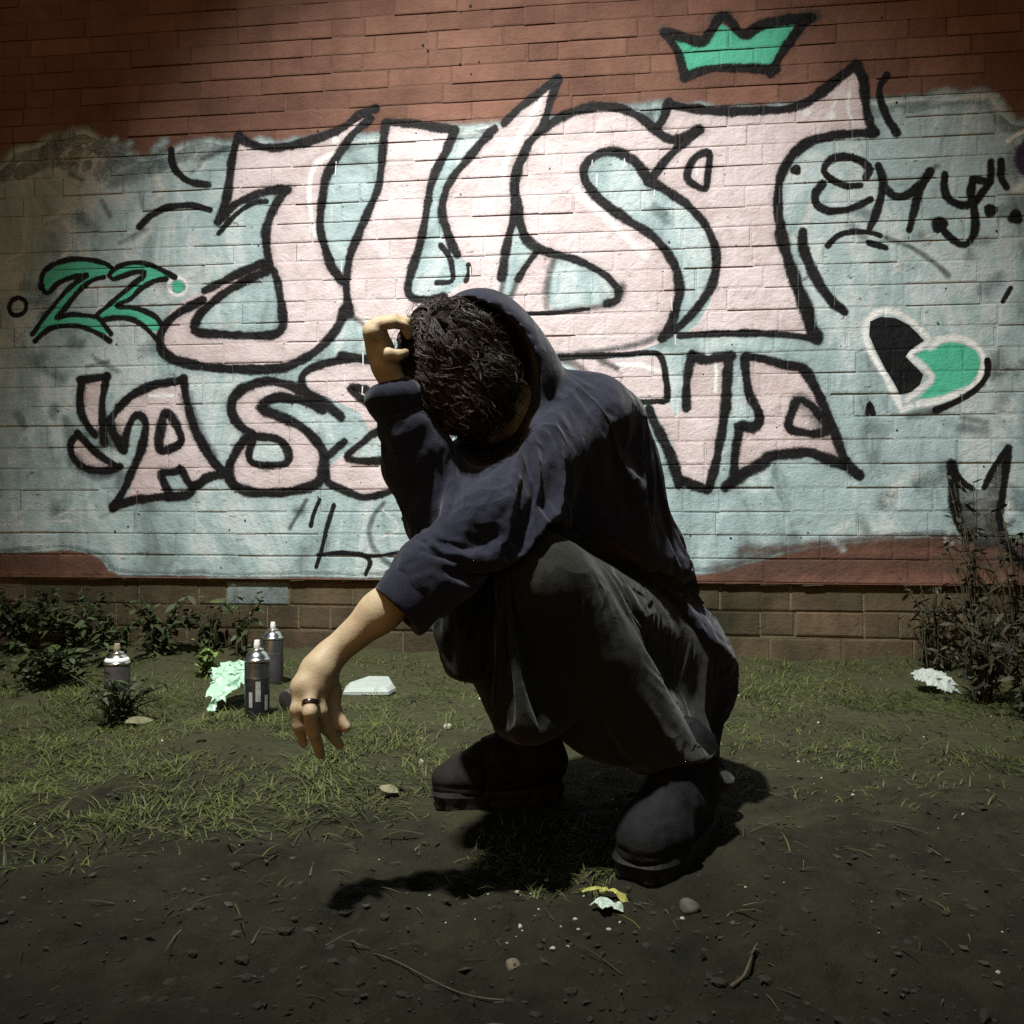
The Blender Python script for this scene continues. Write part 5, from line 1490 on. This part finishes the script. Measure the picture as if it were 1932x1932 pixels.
def f_hoodie(P):
    wr = 0.003 * vnoise(P, 13, 3) + 0.0014 * vnoise(P, 34, 4)
    hem = W(1192, 1190, 1.72)
    tor = chain(P, [W(1236, 1272, 1.765), hem, W(1170, 1040, 1.68), W(1108, 890, 1.60), W(1055, 815, 1.555)], [0.140, 0.150, 0.150, 0.140, 0.092], 0.05)
    # slanting pulls across the back
    tdir = np.array([0.55, 0.1, 0.83]); s_ = (1 - np.abs(np.sin((P @ tdir) * 24 + 1.6 * vnoise(P, 6, 9)))) ** 2.2 * np.clip(0.4 + 1.2 * vnoise(P, 5, 10), 0, 1); tor = tor + 0.0 * s_
    d = smin(tor, rc(P, LSH, RSH, 0.072, 0.078), 0.05)
    d = smin(d, rc(P, W(1128, 785, 1.50), W(1172, 860, 1.52), 0.066, 0.075), 0.04)
    up = sleeve(P, LSH, LEL, 0.074, 0.072, 4.0, 0.005, 0.6)
    d = smin(d, up, 0.06)
    d = smin(d, rc(P, W(1050, 960, 1.36), W(945, 985, 1.285), 0.055, 0.062), 0.03)
    fo = sleeve(P, LEL, LCUFF + (LEL - LCUFF) * 0.26, 0.070, 0.058, 3.6, 0.005, 2.2)
    d = smin(d, fo, 0.018)
    # raised right sleeve: stacked puffs
    d2 = chain(P, [RSH, REL], [0.078, 0.074], 0.02)
    d2 = smin(d2, ell(P, W(838, 935, 1.375), (0.064, 0.07, 0.068)), 0.02)
    d2 = smin(d2, ell(P, W(795, 862, 1.355), (0.062, 0.062, 0.058)), 0.016)
    d2 = smin(d2, ell(P, W(768, 806, 1.335), (0.048, 0.05, 0.040)), 0.011)
    d2 = smin(d2, rc(P, W(800, 950, 1.335), W(880, 905, 1.355), 0.026, 0.020), 0.012)
    d2 = smin(d2, rc(P, W(815, 985, 1.345), W(900, 930, 1.355), 0.030, 0.022), 0.012)
    d = smin(d, d2, 0.016)
    d = d - wr
    # hood shell, open towards the face
    q = P - HOODC
    out = smin(ell(P, HOODC, (0.098, 0.125, 0.148), HOODR), ell(P, W(905, 640, 1.45), (0.075, 0.10, 0.075)), 0.05)
    out = smin(out, rc(P, W(1010, 800, 1.50), W(985, 862, 1.44), 0.062, 0.045), 0.04)
    inn = smin(ell(P, HEAD + np.array([0.012, 0.02, 0.0]), (0.108, 0.125, 0.128)), ell(P, W(915, 760, 1.36), (0.100, 0.11, 0.125)), 0.03)
    inn = smin(inn, rc(P, HEAD, HEAD + np.array([-0.10, -0.34, 0.0]), 0.105, 0.15), 0.03)
    hood = smax(out - 0.003 * vnoise(P, 14, 8), -inn, 0.012)
    d = smin(d, hood, 0.012)
    # room for the face and neck
    d = smax(d, -ell(P, W(925, 800, 1.38), (0.062, 0.11, 0.075)), 0.015)
    # folds read off the photograph
    d = fold(P, [(1030, 905, 1.455), (1078, 938, 1.45), (1128, 930, 1.47), (1150, 905, 1.50)], 0.020, d)
    d = fold(P, [(1010, 985, 1.35), (1060, 1000, 1.40), (1110, 985, 1.45)], 0.017, d)
    d = fold(P, [(1140, 712, 1.47), (1060, 780, 1.46), (1010, 840, 1.43), (975, 872, 1.41)], 0.013, d, 0.010)
    d = fold(P, [(960, 880, 1.40), (930, 905, 1.39), (880, 925, 1.385)], 0.017, d)
    return d
ha = np.array([0.55, 0.25, -0.80]); ha /= np.linalg.norm(ha)
hb_ = np.array([0.3, -0.95, 0.0]); hb_ = hb_ - (hb_ @ ha) * ha; hb_ /= np.linalg.norm(hb_)
HOODR = np.stack([np.cross(hb_, ha), hb_, ha], 1)

def tube_cuff(P, a, b, r1, r2, th=0.007, flare=None):
    o = rc(P, a, b, r1, r2); i = rc(P, a, b, r1 - th, r2 - th)
    ax = (b - a) / np.linalg.norm(b - a)
    d = smax(o, -i, 0.003)
    d = np.maximum(d, (P - b) @ ax)
    d = np.maximum(d, -((P - a) @ ax))
    return d
def f_cuffL(P):
    a = LCUFF + (LEL - LCUFF) * 0.33; ax = (LCUFF - LEL) / np.linalg.norm(LCUFF - LEL)
    wr = 0.0025 * vnoise(P, 22, 6)
    d = tube_cuff(P, a, LCUFF + ax * 0.004, 0.056, 0.046, 0.010)
    # the slack underside that hangs to a point
    tip = rc(P, W(800, 1130, 1.245), W(792, 1178, 1.24), 0.030, 0.010)
    tip = smax(tip, -rc(P, LEL, LCUFF + ax * 0.1, 0.030, 0.036), 0.004)
    return smin(d, tip, 0.015) - wr
def f_cuffR(P):
    a = W(757, 786, 1.335); b = W(731, 712, 1.32)
    o = ell(P, W(742, 748, 1.325), (0.045, 0.045, 0.037))
    o = smin(o, rc(P, a, W(744, 750, 1.328), 0.036, 0.038), 0.015)
    ax = (b - a) / np.linalg.norm(b - a)
    o = smax(o, (P - W(731, 710, 1.32)) @ ax, 0.026)
    o = smax(o, -rc(P, a, b + ax * 0.05, 0.021, 0.0225), 0.004)
    return o - 0.002 * vnoise(P, 24, 7)

# ---- trousers
HEML = W(1005, 1400, 1.27)
def f_pants(P):
    wr = 0.0025 * vnoise(P, 12, 21) + 0.0012 * vnoise(P, 34, 22)
    d = smin(ell(P, W(1262, 1275, 1.72), (0.135, 0.14, 0.125)), rc(P, LHIP, RHIP, 0.11, 0.11), 0.05)
    th = chain(P, [LHIP, W(1130, 1140, 1.46), LKN], [0.115, 0.098, 0.086], 0.03)
    # pull folds behind the knee
    sdir = np.array([0.35, 0.55, 0.75]); th = th + 0.002 * (1 - np.abs(np.sin((P @ sdir) * 26 + 1.8 * vnoise(P, 6, 24)))) ** 2.2 * np.clip(1.2 - np.abs(P[:, 0] - 0.14) / 0.14, 0, 1)
    pass
    d = smin(d, th, 0.04)
    d = smin(d, chain(P, [RHIP, RKN], [0.11, 0.082], 0.02), 0.04)
    # shin of the near leg inside its wide trouser leg
    sh = chain(P, [LKN, LKN + (LAN - LKN) * 0.5, np.array([0.285, 1.475, 0.19]), np.array([0.300, 1.485, 0.11])], [0.078, 0.076, 0.084, 0.088], 0.03)
    sh = smin(sh, ell(P, W(1195, 1265, 1.55), (0.115, 0.13, 0.125)), 0.05)
    sh = smax(sh, (0.165 + 0.10 * (P[:, 1] - 1.44)) - P[:, 2], 0.006)
    d = smin(d, sh, 0.035)
    d = smin(d, chain(P, [W(1290, 1300, 1.62), W(1330, 1390, 1.58), W(1372, 1440, 1.55)], [0.09, 0.066, 0.034], 0.03), 0.05)
    # slack cloth of the near leg hanging from the knee, cut at its hem and hollow
    a = W(1015, 1100, 1.325); b = W(1012, 1400, 1.275)
    leg = smin(chain(P, [a, b], [0.082, 0.078], 0.02), chain(P, [LKN, W(1090, 1380, 1.34)], [0.083, 0.082], 0.02), 0.02)
    leg = leg + 0.004 * (1 - np.abs(np.sin((P[:, 0] * 0.9 + 0.4 * P[:, 2] + 0.3 * P[:, 1]) * 34 + 1.3 * vnoise(P, 7, 26)))) ** 2
    hn = np.array([0.12, 0.18, -1.0]); hn /= np.linalg.norm(hn)
    cut = (P - W(925, 1338, 1.25)) @ hn
    leg = smax(leg, cut, 0.004)
    d = smin(d, leg, 0.012)
    # far leg
    a2 = W(890, 1090, 1.565); b2 = W(905, 1290, 1.57)
    leg2 = chain(P, [a2, b2], [0.080, 0.078], 0.02)
    hn2 = np.array([0.05, 0.1, -1.0]); hn2 /= np.linalg.norm(hn2)
    leg2 = smax(leg2, (P - W(830, 1226, 1.55)) @ hn2, 0.004)
    d = smin(d, leg2, 0.012)
    d = smin(d, chain(P, [RKN + np.array([0.02, 0.03, -0.06]), W(990, 1330, 1.66), RAN + np.array([0.02, 0.02, 0.05])], [0.060, 0.062, 0.055], 0.02), 0.02)
    d = d - wr
    return d

# ---- boots
def boot(heel, toe, ankle, mat, name='boot', top=0.20, lean=(0, 0), fat=1.0):
    heel = np.asarray(heel, float); toe = np.asarray(toe, float); ankle = np.asarray(ankle, float)
    ax = toe - heel; L = np.linalg.norm(ax); ax = ax / L; sd = np.array([-ax[1], ax[0], 0.0])
    at = lambda t, s, z: heel + ax * L * t + sd * s + np.array([0, 0, z])
    def f(P):
        d = chain(P, [at(0.10, 0, 0.060), at(0.45, 0, 0.060), at(0.74, 0.004, 0.046), at(0.92, 0.003, 0.042)], [0.042, 0.044, 0.043, 0.034], 0.02)
        d = smin(d, rc(P, at(0.74, 0.006, 0.05), at(0.80, -0.012, 0.045), 0.040, 0.038), 0.02)
        d = smin(d, chain(P, [at(0.16, 0, 0.08), ankle + np.array([0, 0, 0.02]), ankle + np.array([lean[0], lean[1], top - 0.1])], [0.046, 0.046, 0.050], 0.02), 0.02)
        d = smin(d, rc(P, at(0.36, 0, 0.10), at(0.62, 0, 0.085), 0.034, 0.030), 0.02)
        d = d - 0.042 * (fat - 1)
        # toe cap seam and the welt
        q = (P - heel) @ ax / L
        d = d + 0.004 * np.exp(-((q - 0.66) / 0.012) ** 2) + 0.003 * np.exp(-((P[:, 2] - 0.040) / 0.004) ** 2) - 0.0025 * (q < 0.66) * (np.abs((P - heel) @ sd) < 0.018)
        d = d - 0.003 * vnoise(P, 26, 51) - 0.0016 * vnoise(P, 70, 52)
        return np.maximum(d, 0.022 - P[:, 2])
    V, Q = sdf_mesh(f, np.minimum(heel, toe) - np.array([0.12, 0.12, 0.02]), np.maximum(heel, toe) + np.array([0.12, 0.12, top + 0.1]), 0.004)
    bo = big_mesh(name, V - POFF, Q, mat, person, True)
    # sole with lugs
    V, F = [], []
    n = 40
    outl = []
    for k in range(n):
        a = 2 * math.pi * k / n; c, s = math.cos(a), math.sin(a)
        t = 0.5 + 0.56 * (abs(c) ** 0.8) * np.sign(c); w = fat * (0.046 + 0.010 * max(0, c)) * np.sign(s) * abs(s) ** 0.7
        outl.append((t, w))
    for ring, (zz, gr) in enumerate([(0.0, 0.94), (0.002, 1.0), (0.012, 1.0), (0.026, 1.03), (0.034, 0.98)]):
        for k, (t, w) in enumerate(outl):
            lug = 1.0 if (ring < 3 and k % 3 == 0) else 0.0
            V.append(at(0.5 + (t - 0.5) * (gr - 0.05 * lug), w * (gr - 0.10 * lug), zz - 0.004))
    for r_ in range(4):
        for k in range(n): F.append((r_ * n + k, r_ * n + (k + 1) % n, (r_ + 1) * n + (k + 1) % n, (r_ + 1) * n + k))
    F.append(tuple(range(n - 1, -1, -1))); F.append(tuple(4 * n + k for k in range(n)))
    mesh_obj('sole', np.array(V) - POFF, F, M_SOLE, bo)
    # laces across the instep
    for k in range(4):
        t = 0.36 + 0.075 * k; z0 = 0.124 - 0.014 * k + 0.042 * (fat - 1)
        pth = [at(t - 0.01, -0.030, z0 - 0.014), at(t, -0.014, z0 + 0.002), at(t + 0.01, 0.0, z0 + 0.006), at(t, 0.014, z0 + 0.002), at(t - 0.01, 0.030, z0 - 0.014)]
        V2, F2 = tube(smooth_path(pth, False, 0.006), 0.0024, 6)
        mesh_obj('lace', np.array(V2) - POFF, F2, M_LACE, bo, True)
    return bo

LO = np.array([-0.36, 1.00, -0.02]); HI = np.array([0.48, 2.05, 1.0])
person_mesh('body', f_body, LO, HI, 0.0033, M_SKIN, it=1)
# ---- the garments settle on the body as cloth
def settle(o, f_coll, pins, frames, slack, bend=0.4, seed=0, tens=12):
    """slack cloth, simulated a moment over the body so that it falls into folds; the result is frozen into the mesh"""
    V, Q = sdf_mesh(f_coll, [-0.40, 0.95, -0.02], [0.55, 2.05, 1.0], 0.012)
    co = big_mesh('collider', V - POFF, Q, None, person, True)
    cm = co.modifiers.new('collision', 'COLLISION')
    co.collision.thickness_outer = 0.004; co.collision.cloth_friction = 25
    vg = o.vertex_groups.new(name='pin')
    n = len(o.data.vertices); C = np.empty(n * 3, np.float32); o.data.vertices.foreach_get('co', C); C = C.reshape(-1, 3) + POFF
    wgt = np.zeros(n)
    for fn in pins: wgt = np.maximum(wgt, fn(C))
    for lv in np.linspace(0.1, 1.0, 10):
        idx = np.where((wgt > lv - 0.05) & (wgt <= lv + 0.05))[0]
        if len(idx): vg.add([int(k) for k in idx], float(min(1, lv)), 'REPLACE')
    m = o.modifiers.new('cloth', 'CLOTH')
    s = m.settings
    s.quality = 5; s.mass = 0.25; s.time_scale = 0.8
    s.tension_stiffness = tens; s.compression_stiffness = tens; s.shear_stiffness = 4; s.bending_stiffness = bend
    s.tension_damping = 12; s.compression_damping = 12; s.shear_damping = 12; s.bending_damping = 0.8
    s.air_damping = 3
    s.vertex_group_mass = 'pin'; s.pin_stiffness = 1.0
    s.shrink_min = -slack; s.shrink_max = -slack
    m.collision_settings.use_collision = True; m.collision_settings.distance_min = 0.004; m.collision_settings.collision_quality = 2
    m.collision_settings.use_self_collision = False
    m.point_cache.frame_start = 1; m.point_cache.frame_end = 60
    for fr in range(1, frames + 1): SC.frame_set(fr)
    dg = bpy.context.evaluated_depsgraph_get()
    ev = o.evaluated_get(dg)
    res = np.empty(n * 3, np.float32); ev.data.vertices.foreach_get('co', res)
    o.modifiers.remove(m)
    o.data.vertices.foreach_set('co', res); o.data.update()
    cme = co.data
    bpy.data.objects.remove(co); bpy.data.meshes.remove(cme)
    SC.frame_set(1)
near = lambda c, r0, r1: (lambda C: np.clip((r1 - np.linalg.norm(C - c, axis=1)) / (r1 - r0), 0, 1))
hood_o = person_mesh('hoodie', f_hoodie, [-0.36, 1.0, 0.12], [0.48, 2.05, 1.0], 0.0085, M_HOODIE, it=3)
hoodpin = lambda C: np.clip((0.02 - np.minimum(ell(C, HOODC, (0.098, 0.125, 0.148), HOODR), 0.02)) / 0.02, 0, 1) * 0.9 * (C[:, 2] > 0.66)
settle(hood_o, lambda P: np.minimum(np.minimum(f_body(P), f_pants(P) + 0.006), rc(P, W(1118, 782, 1.52), W(1150, 800, 1.57), 0.068, 0.062)), [near(LCUFF + (LEL - LCUFF) * 0.30, 0.045, 0.075), near(W(757, 786, 1.335), 0.035, 0.06), near(HEAD, 0.17, 0.20), hoodpin], FR1, 0.10)
person_mesh('cuff', f_cuffL, LCUFF - 0.14, LCUFF + 0.18, 0.0042, M_CUFF, hood_o, it=1)
person_mesh('cuff', f_cuffR, W(742, 748, 1.325) - 0.09, W(742, 748, 1.325) + 0.09, 0.004, M_CUFF, hood_o, it=1)
pants_o = person_mesh('trousers', f_pants, [-0.25, 1.0, 0.02], [0.52, 2.05, 0.68], 0.0085, M_PANTS, it=3)
settle(pants_o, lambda P: f_body(P) - 0.012, [lambda C: np.clip((C[:, 1] - 1.72) / 0.06, 0, 1)], FR2, 0.08)
for o_ in (hood_o, pants_o):
    sm = o_.modifiers.new('smooth', 'SUBSURF'); sm.levels = 1; sm.render_levels = 1
def f_sock(a, b, r): return lambda P: chain(P, [a, a + (b - a) * 0.5, b], [r + 0.010, r + 0.008, r], 0.02)
M_SOCK = cloth_mat('black sock', (0.005, 0.005, 0.005), (0.009, 0.009, 0.009))
for a_, b_ in ((LKN + (LAN - LKN) * 0.3, LAN), (RKN + (RAN - RKN) * 0.3, RAN)):
    person_mesh('sock', f_sock(a_, b_, 0.046), np.minimum(a_, b_) - 0.09, np.maximum(a_, b_) + 0.09, 0.006, M_SOCK, it=1)
boot((0.322, 1.500, 0.0), (0.190, 1.285, 0.0), (0.295, 1.465, 0.11), M_BOOT, top=0.13, fat=1.18)
boot((0.085, 1.660, 0.0), (-0.135, 1.610, 0.0), (0.045, 1.655, 0.12), M_BOOTB, top=0.16)
# ring on the hanging hand
z3 = lambda x, y, d: W(515 + x / 4.286, 1030 + y / 4.286, d)
ra, rb = z3(302, 1245, 1.167), z3(300, 1300, 1.162)
axr = (rb - ra) / np.linalg.norm(rb - ra); u1 = np.cross(axr, [1, 0, 0.1]); u1 /= np.linalg.norm(u1); u2 = np.cross(axr, u1)
V, F = [], []
for k in range(24):
    a = 2 * math.pi * k / 24; dr = u1 * math.cos(a) + u2 * math.sin(a)
    for (o_, r_) in ((-0.0035, 0.0102), (-0.003, 0.0118), (0.003, 0.0118), (0.0035, 0.0102)):
        V.append((ra + rb) / 2 + axr * o_ + dr * r_)
for k in range(24):
    for j in range(3): F.append((k * 4 + j, ((k + 1) % 24) * 4 + j, ((k + 1) % 24) * 4 + j + 1, k * 4 + j + 1))
rg = mesh_obj('ring', np.array(V) - POFF, F, M_RING, person, True)
rg['label'] = 'dark metal ring on a finger of the hanging hand'

# ---- hair: a rough cap with loose curls over it
def f_scalp(P):
    c = ell(P, H3(0, -0.008, 0.016), (0.085, 0.105, 0.108), HR)
    fr = chain(P, [H3(-0.05, 0.07, 0.050), H3(0, 0.094, 0.036), H3(0.05, 0.07, 0.050)], [0.028, 0.032, 0.028], 0.02)
    c = smin(c, fr, 0.03)
    c = smin(c, ell(P, W(812, 742, 1.37), (0.036, 0.045, 0.052)), 0.03)
    face = ell(P, H3(0, 0.112, -0.070), (0.052, 0.078, 0.066), HR)      # keep the face free
    c = smax(c, -face, 0.012)
    return c
def f_hair(P): return f_scalp(P) + 0.004 - 0.006 * vnoise(P, 26, 61) - 0.004 * vnoise(P, 60, 62) - 0.003 * vnoise(P, 130, 63)
M_HAIRCORE = simple_mat('dense dark hair', (0.011, 0.0075, 0.005), 0.8, 0.5, 40, 0.6, 200, spec=0.1)
hair_o = person_mesh('hair', f_hair, HEAD - 0.2, HEAD + 0.2, 0.0038, M_HAIRCORE, it=0)
def locks(nlock, per, seed, boost=1.0):
    """wavy locks that run over the scalp from the crown and then hang loose"""
    r = np.random.default_rng(seed)
    me = hair_o.data
    co = np.empty(len(me.vertices) * 3, np.float32); me.vertices.foreach_get('co', co); co = co.reshape(-1, 3) + POFF.astype(np.float32)
    no = np.empty(len(me.vertices) * 3, np.float32); me.vertices.foreach_get('normal', no); no = no.reshape(-1, 3)
    vis = np.where(no[:, 1] < 0.45)[0]
    root = co[r.choice(vis, nlock)].astype(np.float64)
    crown = H3(0.01, -0.03, 0.12)
    def grad(P):
        e = 0.004; g = np.stack([f_scalp((P + d).astype(np.float32)) - f_scalp((P - d).astype(np.float32)) for d in np.eye(3) * e], 1)
        return g / (np.linalg.norm(g, axis=1, keepdims=True) + 1e-6)
    m = 18
    L = r.uniform(0.05, 0.13, nlock); loose = r.uniform(0.5, 1.1, nlock)
    P = root.copy(); path = [P.copy()]; nrm = grad(P); norms = [nrm]
    jit = r.normal(0, 0.40, (nlock, 3))
    for k in range(m - 1):
        t = k / (m - 1)
        away = P - crown; away /= np.linalg.norm(away, axis=1, keepdims=True) + 1e-6
        fl = 0.8 * away + np.array([0.1, -0.1, -0.65]) + jit
        g = grad(P)
        hang = np.clip((t - loose) * 4, 0, 1)[:, None]
        fl = fl - (1 - hang) * (np.sum(fl * g, 1, keepdims=True)) * g
        fl = fl / (np.linalg.norm(fl, axis=1, keepdims=True) + 1e-6)
        P = P + fl * (L / (m - 1))[:, None]
        sd = f_scalp(P.astype(np.float32)).astype(np.float64)
        P = P - (1 - hang) * g * (np.clip(sd, -0.01, 0.01) - 0.002 - 0.0 * sd)[:, None]
        path.append(P.copy()); norms.append(g)
    path = np.stack(path, 1); norms = np.stack(norms, 1)            # nlock, m, 3
    tang = np.gradient(path, axis=1); tang /= np.linalg.norm(tang, axis=2, keepdims=True) + 1e-6
    bi = np.cross(norms, tang)
    ts = np.linspace(0, 1, m)[None, :]
    V, F = [], []
    fq = r.uniform(1.2, 2.8, (nlock, 1)) * 6.283; ph = r.uniform(0, 6.283, (nlock, 1)); am = r.uniform(0.002, 0.0085, (nlock, 1)) * boost
    wave = am * np.minimum(1, ts * 2.5) * np.sin(fq * ts + ph); lift = am * np.minimum(1, ts * 2.5) * (0.7 + 0.7 * np.cos(fq * ts + ph))
    base = path + wave[..., None] * bi + lift[..., None] * norms
    for s in range(per):
        o1 = r.normal(0, 0.0022, (nlock, 1)); o2 = r.normal(0, 0.0013, (nlock, 1))
        sp = 1 - 0.55 * ts
        C = base + (o1 * sp)[..., None] * bi + (o2 * sp)[..., None] * norms
        rad = (r.uniform(0.0004, 0.0009, (nlock, 1)) * (1 - 0.7 * ts ** 2))[..., None]
        ring = np.stack([C + rad * bi, C - 0.5 * rad * bi + 0.87 * rad * norms, C - 0.5 * rad * bi - 0.87 * rad * norms], 2)   # nlock, m, 3, 3
        k0 = sum(len(v) for v in V)
        V.append(ring.reshape(-1, 3))
        li = np.arange(nlock)[:, None, None] * (m * 3) + np.arange(m - 1)[None, :, None] * 3
        for a in range(3):
            b = (a + 1) % 3
            F.append(np.concatenate([li + a, li + b, li + 3 + b, li + 3 + a], 2).reshape(-1, 4) + k0)
    return np.concatenate(V), np.concatenate(F)
V, F = locks(1500, 7, 5)
big_mesh('locks', V - POFF, F, M_HAIR, hair_o, True)
V, F = locks(420, 1, 9, 2.1)
big_mesh('stray_hairs', V - POFF, F, M_HAIR, hair_o, True)
